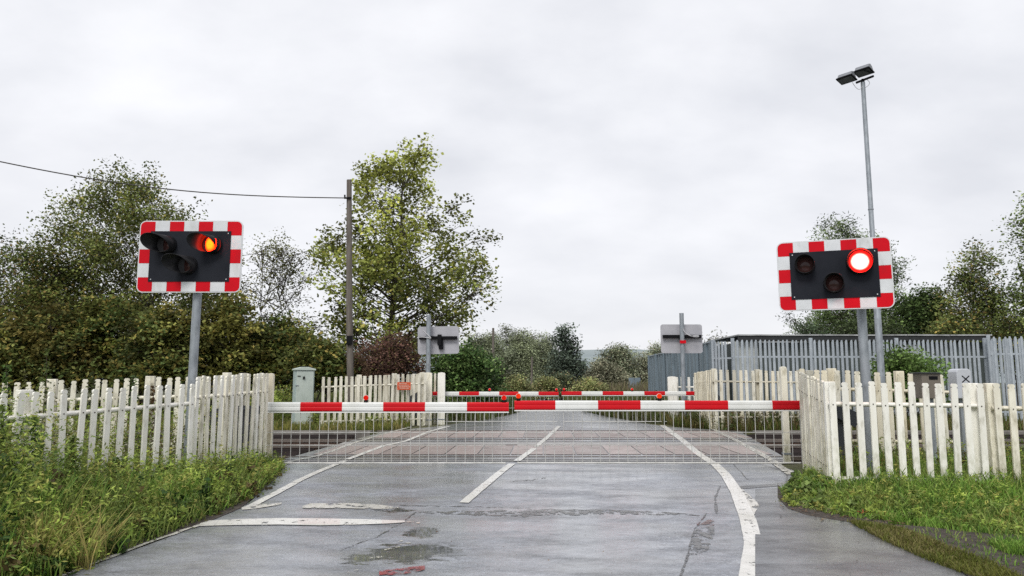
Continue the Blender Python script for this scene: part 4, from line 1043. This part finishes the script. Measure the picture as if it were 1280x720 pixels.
tree('pine_tree', 'dark shaggy pine rising right of the distant birches', 'tree', 74, 712,
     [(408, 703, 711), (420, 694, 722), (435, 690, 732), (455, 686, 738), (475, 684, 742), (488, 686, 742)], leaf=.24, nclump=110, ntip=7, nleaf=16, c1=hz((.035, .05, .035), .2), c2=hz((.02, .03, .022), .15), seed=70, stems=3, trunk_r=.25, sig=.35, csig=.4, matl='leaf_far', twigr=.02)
for i, (bp, top, l, r, Yb, c, lb, cat) in enumerate(((768, 429, 740, 800, 70, (.14, .15, .055), 'olive willow right of the dark pine', 'tree'), (805, 442, 780, 832, 74, (.14, .125, .06), 'brownish tree left of the steel hoarding', 'tree'),
        (750, 452, 728, 785, 62, (.16, .13, .06), 'low russet willow in front of the olive one', 'tree'), (822, 427, 806, 838, 80, (.13, .14, .06), 'pale green treetop above the end of the hoarding', 'tree'), (893, 416, 876, 912, 55, (.14, .125, .08), 'faint sparse tree between hoarding and shed', 'tree'), (845, 440, 825, 880, 85, (.10, .11, .06), 'distant green tree behind the hoarding', 'tree'))):
    sp = i == 4
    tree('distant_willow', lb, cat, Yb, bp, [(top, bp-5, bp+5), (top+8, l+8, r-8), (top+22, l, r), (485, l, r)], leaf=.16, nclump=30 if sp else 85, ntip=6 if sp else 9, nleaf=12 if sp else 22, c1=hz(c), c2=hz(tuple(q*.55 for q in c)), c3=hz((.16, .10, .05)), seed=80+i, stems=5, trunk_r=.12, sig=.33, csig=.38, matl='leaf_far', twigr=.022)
for i, (bp, top, l, r, Yb, lb) in enumerate(((645, 470, 628, 664, 50, 'yellow-green bush left of the leaning far pole'), (680, 472, 662, 698, 54, 'yellow-green bush between the far poles'), (703, 466, 694, 716, 56, 'small dark bush behind the far barrier tips'), (735, 474, 712, 762, 52, 'yellow-green bush right of the far barrier tips'))):
    cc = (.16, .17, .05) if i != 2 else (.07, .09, .04)
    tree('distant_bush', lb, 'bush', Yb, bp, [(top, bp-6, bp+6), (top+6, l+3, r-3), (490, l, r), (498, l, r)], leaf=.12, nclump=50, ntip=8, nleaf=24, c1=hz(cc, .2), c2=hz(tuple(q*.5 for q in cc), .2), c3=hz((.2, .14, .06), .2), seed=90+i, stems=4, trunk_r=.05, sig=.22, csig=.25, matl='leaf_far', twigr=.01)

# ------------------------------------------------------------------ grass and weeds (stuff)
def inpoly(x, y, P):
    c = np.zeros(len(x), bool); n = len(P)
    for i in range(n):
        x0, y0 = P[i]; x1, y1 = P[(i+1) % n]
        m = ((y0 > y) != (y1 > y)) & (x < (x1-x0)*(y-y0)/(y1-y0+1e-12)+x0); c ^= m
    return c
def samp(P, n, rs):
    P = np.array(P); lo = P.min(0); hi = P.max(0); out = np.empty((0, 2))
    while len(out) < n:
        q = rs.uniform(lo, hi, (n*2, 2)); q = q[inpoly(q[:, 0], q[:, 1], P)]; out = np.vstack([out, q])
    return out[:n]
gzv = np.vectorize(gz)
def grass(name, label, polys, n, h0, h1, cols, seed, w=.006, bend=.5, hf=None, tuft=0, z0=-.03):
    rs = np.random.RandomState(seed); p = samp(polys, n if not tuft else max(1, n//tuft), rs)
    if tuft:
        p = np.repeat(p, tuft, 0); p = p+rs.normal(size=p.shape)*.05; 
    n = len(p); h = rs.uniform(h0, h1, n)*rs.uniform(.5, 1, n)
    if hf is not None: h = h*hf(p[:, 0], p[:, 1])
    th = rs.uniform(0, 2*PI, n); d = np.stack([np.cos(th), np.sin(th), np.zeros(n)], 1); 
    th2 = rs.uniform(0, 2*PI, n); sd_ = np.stack([np.cos(th2), np.sin(th2), np.zeros(n)], 1)
    b = rs.uniform(.1, 1, n)*bend*h
    base = np.stack([p[:, 0], p[:, 1], gzv(p[:, 1])+z0], 1); up = np.array([0, 0, 1])
    ww = (w*rs.uniform(.6, 1.6, n))[:, None]
    m1 = base+up*(h*.5)[:, None]+d*(b*.25)[:, None]; m2 = base+up*(h*.88)[:, None]+d*(b*.65)[:, None]; tip = base+up*(h*np.where(b > .5*h, .9, 1.0))[:, None]+d*b[:, None]
    V = np.stack([base-sd_*ww, base+sd_*ww, m1-sd_*ww*.9, m1+sd_*ww*.9, m2-sd_*ww*.6, m2+sd_*ww*.6, tip], 1)
    me = bpy.data.meshes.new(name); me.vertices.add(7*n); me.loops.add(11*n); me.polygons.add(3*n)
    me.vertices.foreach_set('co', V.ravel())
    o7 = (np.arange(n)*7)[:, None]; li = np.hstack([o7+np.array([0, 1, 3, 2]), o7+np.array([2, 3, 5, 4]), o7+np.array([4, 5, 6])])
    me.loops.foreach_set('vertex_index', li.ravel())
    ls = (np.arange(n)*11)[:, None]+np.array([0, 4, 8]); me.polygons.foreach_set('loop_start', ls.ravel()); me.polygons.foreach_set('loop_total', np.tile([4, 4, 3], n))
    me.update(calc_edges=True)
    cols = np.array(cols); ci = rs.randint(len(cols), size=n)
    # patches of colour
    pn = .5+.5*np.sin(p[:, 0]*2.1+seed)*np.sin(p[:, 1]*2.7+seed*2); ci = np.where(rs.rand(n) < .5, (pn*len(cols)).astype(int) % len(cols), ci)
    col = cols[ci]*rs.uniform(.7, 1.3, n)[:, None]
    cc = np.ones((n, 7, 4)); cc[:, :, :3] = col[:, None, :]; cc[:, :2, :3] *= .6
    me.color_attributes.new('Col', 'FLOAT_COLOR', 'POINT').data.foreach_set('color', cc.ravel()); me.materials.append(M['grass'])
    o = bpy.data.objects.new(name, me); C.objects.link(o); return tag(o, label, 'grass' if 'grass' in name else 'weeds', kind='stuff')
def weeds(name, label, poly, n, h0, h1, cols, seed, leafl=.035, per=46, spread=.10, hf=None, aspect=.35, dead=.0):
    rs = np.random.RandomState(seed); p = samp(poly, n, rs); h = rs.uniform(h0, h1, n)
    if hf is not None: h = h*hf(p[:, 0], p[:, 1])
    cols = np.array(cols); pc = cols[rs.randint(len(cols), size=n)]*rs.uniform(.65, 1.3, n)[:, None]
    lean = rs.normal(size=(n, 2))*.22
    idx = np.repeat(np.arange(n), per); u = rs.uniform(.12, 1.02, len(idx)); hh = h[idx]
    r = np.abs(rs.normal(size=len(idx)))*spread*(1.25-u*.8)*(.5+hh); th = rs.uniform(0, 2*PI, len(idx))
    pc = pc*(.72+.45*(.5+.5*np.sin(p[:, 0]*3.1+seed)*np.cos(p[:, 1]*2.6+seed*1.7)))[:, None]; h = h*(.7+.5*(.5+.5*np.sin(p[:, 0]*4.3+seed*2)*np.sin(p[:, 1]*3.7+seed)))
    base = gzv(p[:, 1])
    cen = np.stack([p[idx, 0]+lean[idx, 0]*hh*u*u+r*np.cos(th), p[idx, 1]+lean[idx, 1]*hh*u*u+r*np.sin(th), base[idx]+hh*u+rs.normal(size=len(idx))*.015-r*.15], 1)
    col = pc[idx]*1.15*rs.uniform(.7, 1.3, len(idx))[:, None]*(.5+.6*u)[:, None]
    o = cloud_mesh(name, cen, leafl*rs.uniform(.6, 1.5, len(idx)), col, 'grass', seed=seed, aspect=aspect)
    # stems join in as slim leaves of the same mesh
    return tag(o, label, 'weeds', kind='stuff')
def stems_(name, label, poly, n, h0, h1, cols, seed, hf=None): return grass(name, label, poly, n, h0, h1, cols, seed, w=.004, bend=.35, hf=hf)
GR = [(.17, .30, .05), (.22, .37, .07), (.12, .22, .045), (.27, .33, .09)]
WD = [(.23, .31, .065), (.30, .37, .08), (.15, .21, .055), (.29, .29, .08)]
ST = [(.36, .28, .11), (.28, .23, .10), (.20, .20, .07)]
verge = [G(70, 724), G(140, 696), G(208, 669), G(262, 647), G(318, 621), G(342, 600), G(356, 585), (-3.95, 12.4), (-4.5, 10.6), (-4.9, 10.0), (-6.2, 8.6), (-7.6, 7.6), (-8.5, 6.5), (-7, 4.5), (-4.6, 5.2)]
def hl(x, y):   # taller towards the left and away from the road edge
    e = np.interp(y, [5, 6.1, 8, 9.4, 10.6, 12], [G(60, 722)[0]-.3, G(60, 722)[0], G(200, 668)[0], G(300, 625)[0], G(335, 598)[0], G(350, 586)[0]])
    dd_ = np.clip((e-x), 0, 3)
    pxx = 640+930*x/np.maximum(y, 1)
    return np.minimum(np.clip(.24+dd_*.82, .22, 1.6)*np.interp(y, [5, 9, 11, 12.5], [1, .95, .85, .7]), np.interp(pxx, [-40, 30, 80, 130, 200, 300, 350], [1.5, 1.15, .85, .66, .5, .42, .3]))
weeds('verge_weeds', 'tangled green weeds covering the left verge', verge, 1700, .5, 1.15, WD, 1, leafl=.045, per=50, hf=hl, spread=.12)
weeds('bramble_weeds', 'dark broad leaved weeds low in the left verge', verge, 420, .35, .8, [(.04, .08, .025), (.06, .10, .03), (.09, .07, .03)], 2, leafl=.07, per=26, hf=hl, aspect=.75, spread=.13)
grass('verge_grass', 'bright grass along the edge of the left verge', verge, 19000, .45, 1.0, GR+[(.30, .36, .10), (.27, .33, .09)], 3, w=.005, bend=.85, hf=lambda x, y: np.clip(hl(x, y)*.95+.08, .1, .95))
grass('dry_stems', 'straw coloured dead stems in the left verge', verge, 900, .5, 1.0, ST, 4, w=.003, bend=.6, hf=hl)
st = [G(95, 716), G(150, 690), (-5.5+.2, 7.3), (-5.9, 6.9), (-5.2, 5.9)]
grass('straw_grass', 'drooping straw yellow grass tuft at the bottom left', st, 1700, .35, .6, [(.40, .34, .12), (.32, .28, .10), (.30, .33, .09)], 5, w=.0045, bend=1.3, tuft=50)
# behind the left fence
bk = [(-4.2, 12.3), (-4.55, 10.7), (-6.5, 8.8), (-8.6, 7.6), (-11, 9), (-10, 11.4)]
weeds('verge_weeds', 'weeds between the two left picket fences', bk, 1100, .6, 1.15, WD+[(.12, .10, .04)], 6, leafl=.05, per=34, spread=.12)
for k, (px, py, Y, lb) in enumerate(((62, 436, 9.9, 'tall feathery weed rising above the left picket fence'), (170, 470, 10.6, 'leafy weed poking between pickets left of the signal'), (12, 455, 9.2, 'feathery weed at the left edge above the fence'), (120, 464, 10.2, 'dark leafy weed above the pickets left of the signal'), (35, 462, 9.6, 'yellowish weed above the leftmost pickets'), (195, 482, 10.9, 'reddish bramble spray beside the left signal post'), (8, 505, 7.7, 'tall leafy weed in front of the leftmost pickets'), (48, 520, 7.9, 'bushy green weed before the left picket fence'), (96, 545, 8.3, 'mid-height weed rising against the left pickets'), (-14, 520, 7.2, 'tall weed cut by the left edge of the picture'), (150, 572, 8.9, 'low feathery weed before the left pickets'), (215, 583, 9.7, 'small leafy weed near the left signal post foot'))):
    p = W(px, py, Y); h = p.z-.15
    rs = np.random.RandomState(100+k); t = thing('tall_weed', lb, 'weed', (p.x, Y, .15)); n = 330 if k in (0, 1) else (260 if k < 6 else 420)
    u = rs.uniform(.25, 1, n); r = np.abs(rs.normal(size=n))*.13*(1.25-u); th = rs.uniform(0, 2*PI, n)
    cen = np.stack([r*np.cos(th)+.04*np.sin(u*5), r*np.sin(th), h*u], 1); base = np.array([(.12, .16, .045), (.10, .15, .05), (.10, .17, .045), (.08, .10, .035), (.16, .17, .05), (.13, .08, .04), (.17, .24, .065), (.14, .22, .06), (.20, .26, .08), (.22, .25, .08), (.16, .24, .07), (.13, .20, .06)][k])
    cloud_mesh('foliage', cen, .05*rs.uniform(.6, 1.4, n), base*rs.uniform(.6, 1.3, n)[:, None], 'grass', t, seed=k)
    mb = MB(); mb.tube([(0, 0, 0), (.04*math.sin(2.5), 0, h*.5), (.04*math.sin(5), 0, h)], [.008, .006, .003], 5); mb.build('stem', 'twig', t)
weeds('verge_weeds', 'tall green weeds climbing the fence at the left edge', [(-6.2, 8.3), (-5.2, 8.3), (-4.75, 7.2), (-4.9, 6.6), (-6.2, 6.6)], 260, .75, 1.2, WD, 40, leafl=.045, per=60, spread=.12)
# right verge
vr = [G(975, 612), G(985, 632), G(1060, 648), G(1110, 652), G(1200, 666), G(1330, 680), (8.5, 8.8), (8.8, 10.0), (4.7, 10.2), (4.3, 10.2), (4.5, 11.2), (4.2, 10.9)]
hr_ = lambda x, y: .82*np.clip(.35+(y-np.interp(x, [3.8, 5, 6.5, 8], [9.0, 8.2, 8.0, 7.6]))*.22, .25, .85)*np.interp(640+930*x/y, [965, 1000, 1050, 1100], [.3, .5, .8, 1])
weeds('verge_weeds', 'green weeds along the foot of the right picket fence', vr, 560, .3, .6, WD, 7, leafl=.045, per=40, hf=hr_, spread=.11)
weeds('bramble_weeds', 'dark bramble leaves under the right fence corner', [G(975, 615), G(990, 634), G(1070, 646), G(1090, 625), (4.3, 10.1), (4.4, 11.5)], 26, .10, .2, [(.14, .21, .06), (.17, .23, .07)], 8, leafl=.065, per=24, aspect=.8, hf=lambda x, y: .8+0*x)
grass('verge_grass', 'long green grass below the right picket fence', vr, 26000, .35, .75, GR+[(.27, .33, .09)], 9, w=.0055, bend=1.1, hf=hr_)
grass('dry_grass', 'reddish dry grass near the right edge', [(6.4, 8.6), (8.6, 8.3), (8.8, 10), (6.3, 10)], 2500, .3, .5, [(.26, .13, .05), (.24, .19, .07), (.14, .16, .05)], 10, w=.004, bend=.8)
bk2 = [(4.7, 10.3), (9.5, 10.0), (9.5, 12.6), (5.0, 12.8)]
weeds('verge_weeds', 'weeds between the two right picket fences', bk2, 420, .2, .5, WD+[(.12, .10, .04)], 11, leafl=.05, per=30)
grass('verge_grass', 'grass between the two right picket fences', bk2, 6000, .2, .45, GR+[(.2, .18, .06)], 12, w=.006)
mp = [G(1058, 652), G(1130, 664), G(1170, 680), G(1230, 702), G(1300, 735), G(1230, 728), G(1160, 702), G(1105, 677)]
grass('moss_grass', 'short yellowish grass strip beside the footway at lower right', mp, 8000, .03, .09, [(.16, .17, .04), (.12, .14, .03), (.2, .18, .07)], 13, w=.004, bend=1.0, z0=-.005)
grass('moss_grass', 'sparse grass growing through the dark path at lower right', [G(1125, 660), G(1200, 667), G(1300, 675), G(1320, 730), G(1240, 705)], 450, .03, .1, GR, 33, w=.004, bend=1.0, z0=-.0)
grass('moss_grass', 'short grass in the lower right corner', [G(1235, 682), G(1290, 680), G(1310, 700), G(1260, 695)], 2500, .05, .13, GR, 14, w=.004, bend=1.0, z0=-.005)
# far side
def fp(*q): return [G(a, b) for a, b in q]
grass('verge_grass', 'yellow-green grass on the far side of the tracks, left', [(-13, 20.7), (-3.9, 20.7), (-3.1, 22.2), (-3.1, 24.0), (-13, 26.5)], 17000, .12, .34, [(.24, .23, .06), (.17, .19, .05), (.12, .15, .04), (.28, .24, .09)], 15, w=.010, bend=.8)
grass('verge_grass', 'grass on the far side of the tracks, right', [(dr1+.3, 20.7), (15, 20.7), (15, 25.4), (5.0, 25.4), (5.0, 23)], 17000, .15, .5, [(.17, .15, .05), (.12, .15, .04), (.09, .12, .03), (.15, .11, .05)], 16, w=.010, bend=.8)
weeds('verge_weeds', 'low weeds around the far right picket fence', [(5.6, 21.0), (10, 21), (10, 23), (5.2, 24.5)], 420, .3, .8, [(.13, .12, .05), (.08, .12, .035), (.12, .09, .045)], 17, leafl=.08, per=30, spread=.16)
weeds('verge_weeds', 'low green weeds at the foot of the far left picket fence', [(-3.2, 23.0), (-3.2, 24.3), (-6, 23.2), (-6, 22.4)], 160, .2, .5, WD+[(.15, .15, .05)], 18, leafl=.08, per=30, spread=.16)
weeds('verge_weeds', 'green weeds beside the pale cabinet', [(-8.6, 23), (-7.2, 23), (-7.2, 26), (-8.6, 26)], 120, .8, 1.3, WD, 19, leafl=.10, per=34, spread=.16)
farL = [G(602, 527), G(640, 518), G(655, 511), G(664, 505), G(668, 500), (1.5, 70), (-20, 70), (-20, 27), (-4, 25.8)]
grass('far_grass', 'rough green grass left of the far road', farL, 22000, .3, .8, [(.12, .15, .045), (.09, .12, .035), (.16, .16, .06)], 20, w=.02, bend=.7)
farR = [G(830, 530), G(778, 524), G(750, 519), G(730, 514), G(716, 508), G(704, 501), (5, 70), (9, 70), (8, 43), (7.4, 27)]
grass('far_grass', 'tall rough grass right of the far road', farR, 22000, .3, .85, [(.13, .15, .05), (.10, .13, .04), (.17, .15, .07)], 21, w=.02, bend=.7)
weeds('far_weeds', 'leafy weeds left of the far road', [G(590, 527), G(638, 518), G(655, 510), (0, 45), (-9, 45), (-6, 27)], 500, .5, 1.1, [(.08, .12, .035), (.11, .14, .04)], 22, leafl=.13, per=30, spread=.25)
weeds('far_weeds', 'leafy weeds right of the far road', [G(810, 529), G(760, 520), G(732, 513), (7, 45), (7.3, 28), (6.2, 26)], 420, .4, .9, [(.10, .13, .045), (.13, .13, .05)], 23, leafl=.12, per=30, spread=.25)
# reeds beyond
grass('reed_grass', 'beige reeds in front of the distant willows', [(4, 58), (14, 50), (12, 68), (5, 68)], 6000, .9, 1.6, [(.22, .18, .12), (.18, .16, .10), (.15, .15, .07)], 24, w=.03, bend=.3)
# fallen leaves and grit
rl = random.Random(9)
mb = MB()
def leafbit(mb, x, y, s, mi=0):
    a = rl.uniform(0, 6.28); z = gz(y)+.012
    mb.add([(x+s*math.cos(a), y+s*math.sin(a), z+.004), (x+.5*s*math.cos(a+1.5), y+.5*s*math.sin(a+1.5), z+rl.uniform(0, .012)), (x-s*math.cos(a), y-s*math.sin(a), z+.003), (x+.5*s*math.cos(a-1.5), y+.5*s*math.sin(a-1.5), z+rl.uniform(0, .012))], [(0, 1, 2, 3)], mi)
for i in range(420):
    k = rl.random()
    if k < .5: a, b = G(rl.uniform(80, 350), 0+600); px = rl.uniform(80, 350); py = 733-.41*px+rl.gauss(0, 5)-(.0 if px < 300 else .5*(px-300)); x, y = G(px, max(583, py))
    else: px = rl.uniform(975, 1130); x, y = G(px, 630+.17*(px-975)+rl.gauss(3, 5))
    leafbit(mb, x, y, rl.uniform(.008, .025), rl.randint(0, 1))
for i in range(150):
    x, y = G(rl.uniform(400, 1150), rl.uniform(600, 719)); leafbit(mb, x, y, rl.uniform(.003, .009), rl.choice((0, 1, 2)))
lb1 = pm('fallen_leaf_brown', (.12, .06, .035), bs=0); lb2 = pm('fallen_leaf_tan', (.24, .17, .10), bs=0); lb3 = pm('grit', (.4, .4, .38), bs=0)
tag(mb.build('fallen_leaves', [lb1, lb2, lb3]), 'scattered brown leaves and grit along the road edges', 'leaf litter', kind='stuff')
# red-brown dead frond on the right footway edge
x, y = G(1080, 645); t = thing('dead_frond', 'rust-red dead leaf frond lying at the right verge edge', 'dead leaf', (x, y, gz(y)+.02)); mb = MB()
for i in range(9):
    a = i*.7; mb.add([(0, 0, .01), (.05*math.cos(a)-.01, .03*math.sin(a), .03), (.10*math.cos(a), .06*math.sin(a), .012+.02*(i % 3)), (.05*math.cos(a)+.01, .03*math.sin(a)+.01, .02)], [(0, 1, 2, 3)])
mb.build('frond', pm('rust_leaf', (.42, .10, .05), bs=0), t)

# ------------------------------------------------------------------ camera, world, light
cd = bpy.data.cameras.new('camera'); co = bpy.data.objects.new('camera', cd); C.objects.link(co)
co.location = (0, 0, EYE); co.rotation_euler = (PI/2+TP, 0, 0); cd.sensor_width = 36; cd.lens = 930/1280*36; cd.clip_end = 6000
bpy.context.scene.camera = co
w = bpy.data.worlds.new('World'); bpy.context.scene.world = w; w.use_nodes = True
t = w.node_tree; t.nodes.clear()
out = t.nodes.new('ShaderNodeOutputWorld'); bg = t.nodes.new('ShaderNodeBackground'); t.links.new(bg.outputs[0], out.inputs[0])
sky = t.nodes.new('ShaderNodeTexSky'); sky.sky_type = 'NISHITA'; sky.sun_disc = False
SE, SR = math.radians(48), math.radians(200)
sky.sun_elevation = SE; sky.sun_rotation = SR
tc = t.nodes.new('ShaderNodeTexCoord')
sp = t.nodes.new('ShaderNodeSeparateXYZ'); t.links.new(tc.outputs['Generated'], sp.inputs[0])
# project onto a cloud layer plane
zc = math_(t, 'MAXIMUM', sp.outputs[2], 0.0); zc = math_(t, 'ADD', zc, .38)
dv = t.nodes.new('ShaderNodeCombineXYZ')
t.links.new(math_(t, 'DIVIDE', sp.outputs[0], zc), dv.inputs[0]); t.links.new(math_(t, 'DIVIDE', sp.outputs[1], zc), dv.inputs[1])
mp_ = t.nodes.new('ShaderNodeMapping'); mp_.inputs['Scale'].default_value = (.9, 1.15, 1); mp_.inputs['Location'].default_value = (3.3, 1.2, 0); t.links.new(dv.outputs[0], mp_.inputs[0])
n1 = noise(t, mp_.outputs[0], 3.4, 7, .5); n2 = noise(t, mp_.outputs[0], 1.3, 4, .5)
nn = math_(t, 'ADD', math_(t, 'MULTIPLY', n1, .6), math_(t, 'MULTIPLY', n2, .4))
k = 10.0
col = mixc(t, ramp(t, nn, .34, .64), (.68*k, .695*k, .74*k), (.93*k, .935*k, .965*k))
col = mixc(t, ramp(t, sp.outputs[2], .0, .35, .75, 0), col, (.82*k, .82*k, .85*k))
fin = mixc(t, .94, sky.outputs[0], col)
t.links.new(fin, bg.inputs[0]); bg.inputs[1].default_value = .112
sl = bpy.data.lights.new('sun', 'SUN'); sl.energy = 2.2; sl.angle = math.radians(20); sl.color = (1, .97, .92)
so = bpy.data.objects.new('sun', sl); C.objects.link(so)
dirv = Vector((math.sin(SR)*math.cos(SE), math.cos(SR)*math.cos(SE), math.sin(SE)))
so.rotation_euler = dirv.to_track_quat('Z', 'Y').to_euler(); so.location = (0, 0, 30)
sc = bpy.context.scene
sc.view_settings.view_transform = 'Standard'; sc.view_settings.look = 'None'; sc.view_settings.exposure = 0
sc.cycles.max_bounces = 6; sc.cycles.use_denoising = False
